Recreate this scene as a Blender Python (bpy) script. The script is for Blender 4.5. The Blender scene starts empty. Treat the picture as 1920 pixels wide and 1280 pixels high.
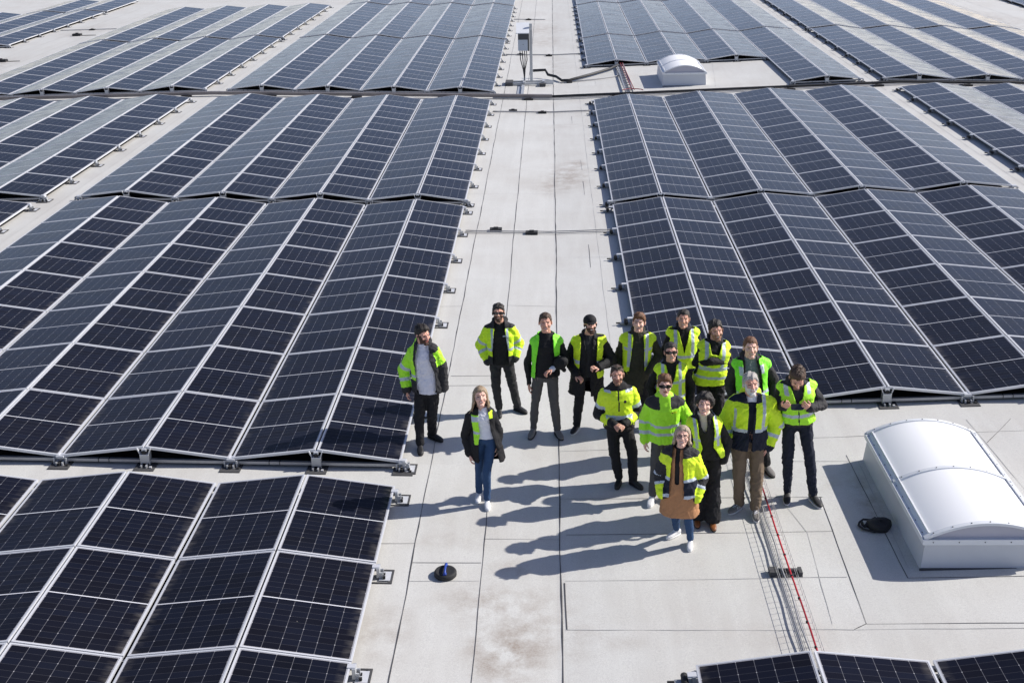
import bpy, math, random
import numpy as np
from mathutils import Vector, Matrix, Euler
random.seed(7); np.random.seed(7)
SC = bpy.context.scene
COL = SC.collection
R = math.radians

# ---------------------------------------------------------------- camera
cam_d = bpy.data.cameras.new("camera"); cam = bpy.data.objects.new("camera", cam_d); COL.objects.link(cam)
cam_d.sensor_width = 36.0; cam_d.lens = 36*2195.27/1920; cam_d.clip_end = 1000; cam_d.clip_start = .1
def cam_basis(pi=.3894, ya=-.0392, ro=.0239):
    F = Vector((math.sin(ya)*math.cos(pi), math.cos(ya)*math.cos(pi), -math.sin(pi)))
    Rr = Vector((math.cos(ya), -math.sin(ya), 0)); D = F.cross(Rr)
    c, s = math.cos(ro), math.sin(ro)
    return F, c*Rr+s*D, -s*Rr+c*D
_F, _R, _D = cam_basis()
m = Matrix((_R, -_D, -_F)).transposed().to_4x4(); m.translation = (0, 0, 7.4598)
cam.matrix_world = m
SC.camera = cam

# ---------------------------------------------------------------- sky, sun, exposure
HAZE = 3.8
SUN_EL, SUN_AZ = R(35.8), math.atan2(.97, .262)
w = bpy.data.worlds.new("World"); SC.world = w; w.use_nodes = True
nt = w.node_tree; bg = nt.nodes["Background"]
sky = nt.nodes.new("ShaderNodeTexSky"); sky.sky_type = 'NISHITA'; sky.sun_disc = False
sky.sun_elevation = SUN_EL; sky.sun_rotation = SUN_AZ; sky.air_density = 1.0; sky.dust_density = 1.0; sky.ozone_density = 1.0
tint = nt.nodes.new("ShaderNodeMix"); tint.data_type = 'RGBA'; tint.blend_type = 'MULTIPLY'; tint.inputs[0].default_value = 1; tint.inputs[7].default_value = (.95, .905, 1.06, 1)
nt.links.new(sky.outputs[0], tint.inputs[6]); nt.links.new(tint.outputs[2], bg.inputs[0])
# bright haze low over the horizon: the strength rises towards eye level
tc = nt.nodes.new("ShaderNodeTexCoord"); sx = nt.nodes.new("ShaderNodeSeparateXYZ"); nt.links.new(tc.outputs["Generated"], sx.inputs[0])
prev = sx.outputs[2]
for op, val in (('MAXIMUM', 0.0), ('MULTIPLY', -1/.08), ('EXPONENT', 0), ('MULTIPLY', HAZE*.085), ('ADD', .085)):
    nd = nt.nodes.new("ShaderNodeMath"); nd.operation = op; nt.links.new(prev, nd.inputs[0]); nd.inputs[1].default_value = val; prev = nd.outputs[0]
nt.links.new(prev, bg.inputs[1]); bg.inputs[1].default_value = 0.085
sl = bpy.data.lights.new("sun", 'SUN'); sl.energy = 4.9; sl.angle = R(.53); sl.color = (1, .955, .9)
sun = bpy.data.objects.new("sun", sl); COL.objects.link(sun)
sdir = Vector((math.cos(SUN_EL)*math.sin(SUN_AZ), math.cos(SUN_EL)*math.cos(SUN_AZ), math.sin(SUN_EL)))
sun.rotation_euler = sdir.to_track_quat('Z', 'Y').to_euler(); sun.location = (20, 20, 30)
SC.view_settings.view_transform = 'Standard'; SC.view_settings.look = 'None'
SC.view_settings.exposure = 0.28; SC.view_settings.gamma = 1.0

# ---------------------------------------------------------------- material helpers
class NT:
    def __init__(s, name):
        s.m = bpy.data.materials.new(name); s.m.use_nodes = True; s.t = s.m.node_tree
        s.b = s.t.nodes["Principled BSDF"]
    def n(s, typ, **kw):
        nd = s.t.nodes.new(typ)
        for k, v in kw.items(): setattr(nd, k, v)
        return nd
    def put(s, sock, v):
        if isinstance(v, bpy.types.NodeSocket): s.t.links.new(v, sock)
        else:
            if hasattr(sock.default_value, '__len__') and not hasattr(v, '__len__'): v = (v, v, v, 1)[:len(sock.default_value)]
            if hasattr(v, '__len__') and len(v) == 3 and len(sock.default_value) == 4: v = (*v, 1)
            sock.default_value = v
    def math(s, op, a, b=0.0, c=0.0):
        nd = s.n("ShaderNodeMath", operation=op); s.put(nd.inputs[0], a); s.put(nd.inputs[1], b); s.put(nd.inputs[2], c); return nd.outputs[0]
    def mix(s, f, a, b, bt='MIX'):
        nd = s.n("ShaderNodeMix", data_type='RGBA', blend_type=bt); s.put(nd.inputs[0], f); s.put(nd.inputs[6], a); s.put(nd.inputs[7], b); return nd.outputs[2]
    def noise(s, vec, scale, detail=4, rough=.55, col=False):
        nd = s.n("ShaderNodeTexNoise"); s.put(nd.inputs["Vector"], vec); nd.inputs["Scale"].default_value = scale
        nd.inputs["Detail"].default_value = detail; nd.inputs["Roughness"].default_value = rough; return nd.outputs[1 if col else 0]
    def ramp(s, f, a, b, ca=0.0, cb=1.0):
        nd = s.n("ShaderNodeMapRange"); s.put(nd.inputs[0], f); nd.inputs[1].default_value = a; nd.inputs[2].default_value = b
        nd.inputs[3].default_value = ca; nd.inputs[4].default_value = cb; return nd.outputs[0]
    def xyz(s, v):
        nd = s.n("ShaderNodeSeparateXYZ"); s.put(nd.inputs[0], v); return nd.outputs
    def obj(s): return s.n("ShaderNodeTexCoord").outputs["Object"]
    def gen(s): return s.n("ShaderNodeTexCoord").outputs["Generated"]
    def uv(s): return s.n("ShaderNodeTexCoord").outputs["UV"]
    def scale(s, v, sc):
        nd = s.n("ShaderNodeMapping"); s.put(nd.inputs[0], v); nd.inputs[3].default_value = sc; return nd.outputs[0]
    def set(s, **kw):
        for k, v in kw.items(): s.put(s.b.inputs[k.replace('_', ' ')], v)
        return s.m
    def bump(s, h, strength=.3, dist=.01):
        nd = s.n("ShaderNodeBump"); s.put(nd.inputs["Height"], h); nd.inputs["Strength"].default_value = strength; nd.inputs["Distance"].default_value = dist
        s.put(s.b.inputs["Normal"], nd.outputs[0])

def plain(name, col, rough=.6, metal=0.0, var=.12, nscale=30, bump=0.0, spec=.5):
    t = NT(name); o = t.obj(); n = t.noise(o, nscale)
    c2 = tuple(max(0, c*(1-var)) for c in col); c3 = tuple(min(1, c*(1+var)) for c in col)
    t.set(Base_Color=t.mix(n, (*c2, 1), (*c3, 1)), Roughness=rough, Metallic=metal, Specular_IOR_Level=spec)
    if bump: t.bump(n, bump)
    return t.m

# glass of the solar panels: six cells across, two halves, thin busbar and gap lines
SHEEN = .04
PW, PLN = 1.116, 1.738
def mat_glass():
    t = NT("solar_glass"); u, v, _ = t.xyz(t.uv())
    cu = t.math('MULTIPLY', t.math('SUBTRACT', u, .031), 6/(PW-.062))
    fu = t.math('ABSOLUTE', t.math('SUBTRACT', t.math('FRACT', cu), .5))
    lu = t.math('GREATER_THAN', fu, .5-.013)
    cv = t.math('MULTIPLY', t.math('SUBTRACT', v, .031), 18/(PLN-.062))
    fv = t.math('ABSOLUTE', t.math('SUBTRACT', t.math('FRACT', cv), .5))
    lv = t.math('MULTIPLY', t.math('GREATER_THAN', fv, .5-.022), .13)
    fd = t.math('ABSOLUTE', t.math('SUBTRACT', t.math('FRACT', t.math('MULTIPLY', cv, .5)), .5))
    dot = t.math('GREATER_THAN', t.math('ADD', fu, fd), .962)          # bright corner diamonds
    mid = t.math('LESS_THAN', t.math('ABSOLUTE', t.math('SUBTRACT', v, PLN/2)), .0075)
    edge = t.math('MAXIMUM', t.math('GREATER_THAN', t.math('ABSOLUTE', t.math('SUBTRACT', u, PW/2)), PW/2-.030),
                  t.math('GREATER_THAN', t.math('ABSOLUTE', t.math('SUBTRACT', v, PLN/2)), PLN/2-.030))
    rnd = t.n("ShaderNodeObjectInfo").outputs["Random"]
    cellid = t.math('ADD', t.math('ADD', t.math('FLOOR', cu), t.math('MULTIPLY', t.math('FLOOR', cv), 7.3)), t.math('MULTIPLY', rnd, 91.0))
    wn = t.n("ShaderNodeTexWhiteNoise", noise_dimensions='1D'); t.put(wn.inputs["W"], cellid)
    base = t.mix(rnd, (.0045, .005, .009, 1), (.006, .006, .011, 1))
    base = t.mix(t.math('MULTIPLY', wn.outputs[0], .55), base, (.008, .011, .024, 1))
    c = t.mix(lv, base, (.28, .28, .30, 1))
    c = t.mix(t.math('MULTIPLY', lu, .25), c, (.50, .50, .53, 1))
    c = t.mix(t.math('MULTIPLY', dot, .6), c, (.62, .62, .65, 1))
    c = t.mix(mid, c, (.62, .63, .66, 1))
    c = t.mix(t.math('MULTIPLY', edge, .8), c, (.4, .4, .43, 1))
    # dust: thin even film, thicker along the low edge
    ob = t.obj(); pos = t.n("ShaderNodeNewGeometry").outputs["Position"]
    film = t.ramp(t.noise(pos, .9, 5), .3, .8, .001, .010)
    st = t.noise(t.scale(pos, (5, 13, 5)), 1.0, 4)
    low = t.math('MULTIPLY', t.ramp(u, PW-.13, PW-.02), t.ramp(st, .42, .72))
    spots = t.math('MULTIPLY', t.math('GREATER_THAN', t.noise(pos, 11, 1), .835), .3)
    dust = t.math('MAXIMUM', t.math('ADD', film, t.math('MULTIPLY', low, .20)), spots)
    c = t.mix(dust, c, (.40, .37, .33, 1))
    t.set(Base_Color=c, Roughness=t.ramp(t.noise(pos, 2.2, 3), .3, .7, .12, .22), IOR=1.42, Specular_IOR_Level=.10, Sheen_Weight=SHEEN, Sheen_Roughness=.35, Sheen_Tint=(.8, .82, .9, 1))
    return t.m

def mat_roof():
    t = NT("roof_membrane"); o = t.obj(); x, y, _ = t.xyz(o)
    # rolled sheets: every strip a slightly different grey
    sx = t.math('FLOOR', t.math('MULTIPLY', t.math('ADD', x, .82*60-.0), 1/.845))
    ys = t.math('FLOOR', t.math('MULTIPLY', t.math('ADD', y, t.math('MULTIPLY', sx, 3.37)), 1/7.5))
    wn = t.n("ShaderNodeTexWhiteNoise", noise_dimensions='2D')
    cb = t.n("ShaderNodeCombineXYZ"); t.put(cb.inputs[0], sx); t.put(cb.inputs[1], ys); t.put(wn.inputs["Vector"], cb.outputs[0])
    base = t.mix(wn.outputs[0], (.61, .61, .575, 1), (.665, .665, .63, 1))
    base = t.mix(t.ramp(t.noise(o, .55, 6, .6), .35, .7), base, (.55, .53, .485, 1))
    base = t.mix(t.math('MULTIPLY', t.ramp(t.noise(t.scale(o, (5, .5, 1)), 1.0, 4), .45, .75), .5), base, (.70, .70, .66, 1))
    gran = t.noise(o, 130, 2, .7)
    base = t.mix(t.math('MULTIPLY', t.ramp(gran, .35, .68), .6), base, (.36, .355, .34, 1))
    base = t.mix(t.math('MULTIPLY', t.ramp(t.noise(o, 42, 3, .7), .5, .75), .35), base, (.36, .35, .34, 1))
    # worn, dirty patches at fixed places: x, y, rx, ry, strength
    n1 = t.noise(o, 3.2, 6, .65); n2 = t.noise(o, 45, 3, .7)
    for (px, py, rx, ry, st) in ((-.55, 9.75, .5, .6, .85), (-.3, 10.15, .9, 1.0, .5), (-.75, 10.7, .8, .45, .55), (-1.8, 10.1, .45, .8, .45),
                                 (-.5, 11.35, .35, .25, .45), (-1.3, 11.9, .7, .3, .3), (.35, 29.2, .75, 1.7, .75), (.0, 28.0, .6, 1.0, .5), (.62, 30.4, .35, .5, .7),
                                 (-.2, 53, 1.2, 2.2, .5), (.2, 46.5, .7, 2.5, .4), (-22.7, 48, 1.0, 2.5, .5), (3.4, 13.2, .6, .4, .35), (1.0, 12.9, 1.1, .25, .3), (2.4, 10.0, .9, .3, .25), (-.4, 57, 1.4, 3, .5),
                                 (-22.8, 58, 1.2, 4, .35), (20.9, 57, 1.6, 4, .45), (.6, 10.0, .5, .25, .3), (3.85, 12.6, .22, 1.2, .8), (.3, 35.2, 1.3, .4, .3)):
        dx = t.math('MULTIPLY', t.math('SUBTRACT', x, px), 1/rx); dy = t.math('MULTIPLY', t.math('SUBTRACT', y, py), 1/ry)
        d = t.math('SQRT', t.math('ADD', t.math('MULTIPLY', dx, dx), t.math('MULTIPLY', dy, dy)))
        f = t.ramp(d, 1.0, .1); f = t.math('MULTIPLY', f, t.ramp(n1, .38, .62)); f = t.math('MULTIPLY', f, t.ramp(n2, .25, .6, .35, 1))
        base = t.mix(t.math('MINIMUM', t.math('MULTIPLY', f, st*1.15), .95), base, (.26, .205, .16, 1))
    t.set(Base_Color=base, Roughness=.62, Specular_IOR_Level=.45)
    t.bump(t.math('ADD', gran, t.math('MULTIPLY', t.noise(o, 4, 3), 2.0)), .22, .006)
    return t.m

M = {}
M['glass'] = mat_glass(); M['roof'] = mat_roof()
M['alu'] = plain('aluminium_frame', (.60, .61, .63), .45, .2, .06, 12)
M['galv'] = plain('galvanised_steel', (.46, .475, .49), .42, .35, .12, 25)
M['dark_alu'] = plain('dull_rail', (.36, .37, .39), .5, .6, .12, 20)
M['rubber'] = plain('black_rubber', (.018, .018, .019), .8, 0, .25, 40)
M['rubber_grey'] = plain('grey_rubber_mat', (.06, .06, .062), .85, 0, .25, 40)
M['seam'] = plain('bitumen_seam', (.055, .055, .06), .8, 0, .4, 14)
M['seam_soft'] = plain('weathered_seam', (.40, .40, .39), .85, 0, .3, 9)
M['white'] = plain('white_coated_sheet', (.68, .70, .72), .5, 0, .05, 6)
M['curb'] = plain('skylight_curb_sheet', (.52, .54, .57), .55, .1, .06, 5)
M['conduit'] = plain('black_corrugated_conduit', (.02, .02, .022), .6)
M['tray'] = plain('brown_grey_cable_tray', (.20, .18, .175), .5, .4, .25, 5)
M['redcable'] = plain('red_cable', (.5, .012, .03), .45)
M['dullred'] = plain('weathered_red_cable', (.26, .03, .04), .6)
M['shade_sheet'] = plain('black_shade_sheet', (.012, .012, .013), .95, 0, .3, 8)  # for the added sheets that blacken the shade beneath the panels
M['greycable'] = plain('grey_cable', (.3, .3, .31), .5)
M['inv'] = plain('inverter_blue_grey', (.42, .47, .54), .5, .1, .06)
M['inv_dark'] = plain('inverter_dark', (.04, .045, .055), .5)
M['blue'] = plain('blue_handle_plastic', (.01, .045, .30), .5)
M['gable'] = plain('milky_gable_sheet', (.42, .42, .48), .5, 0, .05, 5)
def mat_dome():
    t = NT('opal_polycarbonate'); o = t.obj()
    t.set(Base_Color=t.mix(t.noise(o, 1.5, 3), (.90, .91, .92, 1), (.94, .945, .95, 1)), Roughness=.8, IOR=1.3, Specular_IOR_Level=.1)
    tl = t.n("ShaderNodeBsdfTranslucent"); tl.inputs[0].default_value = (.86, .88, .90, 1); mx = t.n("ShaderNodeMixShader"); mx.inputs[0].default_value = .12
    out = t.t.nodes["Material Output"]; t.t.links.new(t.b.outputs[0], mx.inputs[1]); t.t.links.new(tl.outputs[0], mx.inputs[2]); t.t.links.new(mx.outputs[0], out.inputs[0])
    return t.m
M['dome'] = mat_dome()

# ---------------------------------------------------------------- mesh helpers
class MB:
    def __init__(s): s.v = []; s.f = []; s.mi = []; s.mats = []; s.uv = {}; s.cur = 0; s.sm = []
    def mat(s, m):
        if m not in s.mats: s.mats.append(m)
        s.cur = s.mats.index(m); return s
    def add(s, vs, fs, smooth=False):
        b = len(s.v); s.v += [tuple(v) for v in vs]
        for f in fs: s.f.append(tuple(b+i for i in f)); s.mi.append(s.cur); s.sm.append(smooth)
        return s
    def box(s, x0, x1, y0, y1, z0, z1, T=None):
        vs = [(x, y, z) for z in (z0, z1) for y in (y0, y1) for x in (x0, x1)]
        if T is not None: vs = [T @ Vector(v) for v in vs]
        return s.add(vs, [(0, 2, 3, 1), (4, 5, 7, 6), (0, 1, 5, 4), (2, 6, 7, 3), (0, 4, 6, 2), (1, 3, 7, 5)])
    def tube(s, pts, r, n=6, cap=True, smooth=True):
        pts = [Vector(p) for p in pts]; rings = []; N = len(pts)
        up = None
        for i, p in enumerate(pts):
            t = (pts[min(i+1, N-1)]-pts[max(i-1, 0)]).normalized()
            if up is None:
                up = Vector((0, 0, 1)) if abs(t.z) < .9 else Vector((1, 0, 0))
            a = t.cross(up).normalized(); b2 = a.cross(t).normalized(); up = b2
            rr = r[i] if hasattr(r, '__len__') else r
            rings.append([p+a*math.cos(2*math.pi*k/n)*rr+b2*math.sin(2*math.pi*k/n)*rr for k in range(n)])
        vs = [v for rg in rings for v in rg]; fs = []
        for i in range(N-1):
            for k in range(n): fs.append((i*n+k, i*n+(k+1) % n, (i+1)*n+(k+1) % n, (i+1)*n+k))
        s.add(vs, fs, smooth)
        if cap:
            b = len(s.v)-len(vs)
            s.f.append(tuple(b+k for k in range(n))[::-1]); s.f.append(tuple(b+(N-1)*n+k for k in range(n))); s.mi += [s.cur]*2; s.sm += [False]*2
        return s
    def mesh(s, name):
        me = bpy.data.meshes.new(name); me.from_pydata(s.v, [], s.f)
        for m_ in s.mats: me.materials.append(m_)
        me.polygons.foreach_set("material_index", s.mi); me.polygons.foreach_set("use_smooth", s.sm); me.update(); return me
    def build(s, name, parent=None, loc=(0, 0, 0), rot=(0, 0, 0)):
        return mkobj(name, s.mesh(name), parent, loc, rot)
def mkobj(name, me, parent=None, loc=(0, 0, 0), rot=(0, 0, 0)):
    o = bpy.data.objects.new(name, me); COL.objects.link(o); o.parent = parent; o.location = loc; o.rotation_euler = rot; return o
def tag(o, label=None, cat=None, group=None, kind=None):
    if label: o["label"] = label
    if cat: o["category"] = cat
    if group: o["group"] = group
    if kind: o["kind"] = kind
    return o
def empty(name, loc, rot=(0, 0, 0)):
    o = bpy.data.objects.new(name, None); COL.objects.link(o); o.location = loc; o.rotation_euler = rot; o.empty_display_size = .2; return o

# ---------------------------------------------------------------- roof
SL = .026
def rz(x):
    if x > 11.5: return SL*11.5-SL*(x-11.5)
    if x < -11.5: return SL*11.5-.01*(-x-11.5)
    return SL*abs(x)
xs = [-70, -24, -11.5, 0, 11.5, 23, 70]
mb = MB().mat(M['roof'])
for i in range(len(xs)-1):
    a, b = xs[i], xs[i+1]
    mb.add([(a, -30, rz(a)), (b, -30, rz(b)), (b, 170, rz(b)), (a, 170, rz(a))], [(0, 1, 2, 3)])
tag(mb.build("roof"), kind="structure")

# seams between the rolled roofing sheets
mb = MB()
def seam(p, q, wd=.012, mat='seam', wob=.006, h=.004):
    mb.mat(M[mat]); p, q = Vector((*p, 0)), Vector((*q, 0)); L = (q-p).length; n = max(2, int(L/.35)); d = (q-p).normalized(); s_ = Vector((-d.y, d.x, 0))
    o = 0; vs = []
    for i in range(n+1):
        o = o*.7+random.uniform(-wob, wob); ww = wd*random.uniform(.35, 1.15)/2; c = p+(q-p)*i/n+s_*o
        for sg in (-1, 1):
            v = c+s_*sg*ww; vs.append((v.x, v.y, rz(v.x)+h))
    mb.add(vs, [(2*i, 2*i+2, 2*i+3, 2*i+1) for i in range(n)])
for x, wd in ((.045, .020), (-.85, .014), (-1.66, .014)):
    seam((x, 8), (x, 70), wd)
seam((.92, 14.6), (.92, 70), .006, 'seam_soft'); seam((.1, 10.2), (.08, 11.06), .014)
for (a, b, m_) in (((.05, 12.92), (3.3, 12.8), 'seam'), ((.12, 12.06), (3.25, 11.99), 'seam'), ((.1, 11.1), (3.2, 11.05), 'seam_soft'), ((.09, 10.2), (2.4, 10.12), 'seam_soft'), ((2.6, 10.12), (3.05, 10.1), 'seam_soft'),
                ((3.27, 12.8), (3.2, 10.19), 'seam'), ((3.2, 10.19), (5.6, 10.14), 'seam'), ((3.05, 10.1), (5.6, 10.05), 'seam_soft'), ((3.2, 10.2), (3.05, 10.1), 'seam'),
                ((-2.3, 19.7), (-1.66, 19.75), 'seam'), ((-.84, 19.82), (.03, 19.79), 'seam'), ((-1.62, 16.66), (-.9, 16.7), 'seam'), ((-1.62, 16.3), (-.88, 16.34), 'seam'),
                ((-2.06, 11.8), (-1.66, 11.83), 'seam'), ((-1.65, 11.41), (-.86, 11.43), 'seam'), ((-1.65, 11.04), (-.86, 11.07), 'seam_soft'), ((-.86, 11.95), (.04, 11.96), 'seam'),
                ((-2.2, 27.4), (.04, 27.5), 'seam_soft'), ((3.4, 14.39), (7, 14.42), 'seam'), ((3.1, 13.74), (3.95, 13.7), 'seam_soft'), ((6.31, 14.8), (5.75, 14.1), 'seam'), ((5.7, 14.8), (5.9, 10), 'seam_soft'),
                ((3.84, 13.86), (3.84, 11.0), 'seam'), ((3.84, 11.0), (5.6, 10.98), 'seam'), ((3.95, 13.68), (3.9, 11.2), 'seam_soft'), ((-1.66, 33.2), (.04, 33.3), 'seam_soft'), ((.05, 43.2), (1.3, 43.2), 'seam_soft'),
                ((-.85, 42.6), (.04, 42.6), 'seam_soft'), ((.05, 51), (1.3, 51), 'seam_soft'), ((2.75, 12.9), (2.95, 12.0), 'seam_soft'), ((2.95, 12.0), (2.85, 10.2), 'seam_soft'),
                ((.05, 14.2), (1.3, 14.2), 'seam_soft'), ((.05, 17.5), (1.2, 17.4), 'seam_soft'), ((.05, 22.6), (1.3, 22.5), 'seam_soft'), ((-3.05, 13.3), (-3.0, 12.9), 'seam'), ((4.1, 44.4), (1.3, 44.3), 'seam_soft'),
                ((3.3, 16), (3.3, 13.3), 'seam_soft'), ((6.1, 45.5), (5.6, 40.6), 'seam_soft'), ((.72, 21.9), (.72, 23.4), 'seam'), ((.75, 27.3), (.75, 28.6), 'seam'), ((.75, 29.7), (.75, 30.8), 'seam'), ((.6, 35.5), (.6, 36.6), 'seam'), ((1.55, 41.6), (1.55, 42.8), 'seam_soft')):
    seam(a, b, .0085, m_)
for y in (14.35, 26.1, 38.95, 52.8):   # sheets seen in the gaps beside the arrays
    seam((-11.55, y-.3), (-11.55, y+12), .012, 'seam_soft'); seam((10.85, y-.3), (10.85, y+12), .012, 'seam_soft')
for x in (-22, -23.2): seam((x, 44), (x, 68), .02, 'seam_soft')
for x in (20.9, 22): seam((x, 44), (x, 68), .02, 'seam_soft')
tag(mb.build("roof_seams"), kind="structure")

# ---------------------------------------------------------------- solar arrays
CW, ZLO, ZHI, PY = 1.14, .13, .279, 1.755
TILT = math.atan2(ZHI-ZLO, CW)
def panel_meshes():
    # local: u from ridge (0) to low edge (PW), v along -y; top surface z=0
    g = MB().mat(M['glass']); lip, th = .020, .036
    g.add([(lip*.6, -lip*.6, -.003), (PW-lip*.6, -lip*.6, -.003), (PW-lip*.6, -PLN+lip*.6, -.003), (lip*.6, -PLN+lip*.6, -.003)], [(0, 3, 2, 1)])
    g.mat(M['rubber']).add([(.01, -.01, -.012), (PW-.01, -.01, -.012), (PW-.01, -PLN+.01, -.012), (.01, -PLN+.01, -.012)], [(0, 1, 2, 3)])
    me = g.mesh("solar_panel"); uvl = me.uv_layers.new(name="UVMap")
    for p in me.polygons:
        for li in p.loop_indices:
            v = me.vertices[me.loops[li].vertex_index].co; uvl.data[li].uv = (v.x, -v.y)
    f = MB().mat(M['alu'])
    f.box(0, PW, -lip, 0, -th, 0); f.box(0, PW, -PLN, -PLN+lip, -th, 0)
    f.box(0, lip, -PLN+lip, -lip, -th, 0); f.box(PW-lip, PW, -PLN+lip, -lip, -th, 0)
    # one joined mesh for the far arrays
    j = MB(); j.v = g.v+f.v; j.f = g.f+[tuple(i+len(g.v) for i in q) for q in f.f]; j.mats = [M['glass'], M['rubber'], M['alu']]; j.mi = g.mi+[2]*len(f.f); j.sm = [False]*len(j.f)
    mj = j.mesh("solar_panel_far"); uvl = mj.uv_layers.new(name="UVMap")
    for p in mj.polygons:
        for li in p.loop_indices:
            v = mj.vertices[mj.loops[li].vertex_index].co; uvl.data[li].uv = (v.x, -v.y)
    return me, f.mesh("frame"), mj
ME_P, ME_F, ME_PF = panel_meshes()

def clamp_mesh(kind):
    b = MB()
    if kind == 'edge':       # sticks out to +x from the edge of a block: silver bracket on a dark mat
        b.mat(M['alu']).box(.03, .155, -.09, .09, .0125, .016)
        b.mat(M['galv']).box(.0, .035, -.05, .05, .02, .14); b.box(.035, .07, -.045, -.03, .02, .085); b.box(.035, .07, .03, .045, .02, .085)
        b.mat(M['alu']).box(-.05, .03, -.03, .03, .125, .146)
        b.mat(M['rubber']).box(.07, .10, -.07, -.045, .02, .05); b.box(.035, .06, -.012, .012, .02, .06); b.box(.075, .09, .01, .035, .02, .04)
    elif kind == 'edge_shade':   # the shaded left edges: a slim arm with a round knob
        b.mat(M['dark_alu']).box(.0, .20, -.028, .028, .0125, .05); b.box(.0, .03, -.05, .05, .02, .13)
        b.mat(M['alu']).box(-.04, .075, -.035, .035, .11, .132)
        b.mat(M['rubber']).box(.20, .27, -.012, .012, .03, .05); b.tube([(.10, -.08, .06), (.10, .08, .06)], .035, 8)
    elif kind == 'valley':
        b.mat(M['galv']).box(-.09, -.07, -.03, .05, .012, .10); b.box(.07, .09, -.03, .05, .012, .10); b.box(-.09, .09, -.005, .02, .085, .10)
        b.box(-.05, -.03, -.07, .02, .012, .055); b.box(.03, .05, -.07, .02, .012, .055); b.mat(M['alu']).box(-.05, .05, -.02, .08, .10, .128)
        b.mat(M['rubber']).box(-.012, .012, -.085, -.03, .012, .05); b.box(.09, .12, -.08, -.05, .012, .03)
    elif kind == 'ridge':
        b.mat(M['galv']).box(-.055, .055, -.03, -.02, .05, .165); b.box(-.062, -.055, -.03, .07, .02, .20); b.box(.055, .062, -.03, .07, .02, .20)
        b.mat(M['alu'])
        for sg in (-1, 1):
            b.add([(sg*.055, -.03, .19), (sg*.065, -.03, .19), (sg*.095, -.03, .262), (sg*.080, -.03, .262), (sg*.055, .0, .19), (sg*.065, .0, .19), (sg*.095, .0, .262), (sg*.080, .0, .262)],
                  [(0, 1, 2, 3), (4, 7, 6, 5), (0, 4, 5, 1), (1, 5, 6, 2), (2, 6, 7, 3), (3, 7, 4, 0)])
        b.box(-.06, .06, -.035, .03, .165, .178); b.box(-.03, .03, -.02, .04, .178, .255)
        b.mat(M['rubber']).tube([(0, -.028, .20), (0, .03, .20)], .034, 10)
        b.mat(M['galv']).box(-.05, -.03, -.09, -.03, .012, .04); b.box(.02, .04, -.10, -.03, .012, .045); b.mat(M['alu']).box(.07, .1, -.1, -.07, .012, .03)
    return b.mesh("mounting_foot")
def mat_mesh(wd, dp, hollow=True):
    b = MB().mat(M['rubber_grey'])
    if hollow:
        t_ = .018; b.box(-wd/2, wd/2, -dp/2, -dp/2+t_, .0, .012); b.box(-wd/2, wd/2, dp/2-t_, dp/2, .0, .012)
        b.box(wd/2-t_, wd/2, -dp/2+t_, dp/2-t_, .0, .012); b.box(-wd/2, -wd/2+t_, -dp/2+t_, dp/2-t_, .0, .012)
        for sg in (-1, 1):   # chamfer webs in the outer corners
            b.add([(wd/2-t_, sg*(dp/2-t_), .011), (wd/2-t_-.035, sg*(dp/2-t_), .011), (wd/2-t_, sg*(dp/2-t_-.045), .011)], [(0, 1, 2) if sg > 0 else (0, 2, 1)])
    else:
        b.box(-wd/2, wd/2, -dp/2, dp/2, .0, .012)
    return b.mesh("rubber_mat")
CL = {k: clamp_mesh(k) for k in ('edge', 'edge_shade', 'valley', 'ridge')}
MT_E = mat_mesh(.26, .27); MT_V = mat_mesh(.27, .22, False)
def end_rail(L):
    b = MB().mat(M['dark_alu']); b.box(0, L, -.025, .025, .045, .085); b.mat(M['rubber'])
    k = .5
    while k < L-.3:
        b.box(k, k+.012, -.027, .027, .043, .087); b.box(k+.14, k+.152, -.027, .027, .043, .087); k += 1.14*2
    return b.mesh("support_rail")
RAILS = {}
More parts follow.
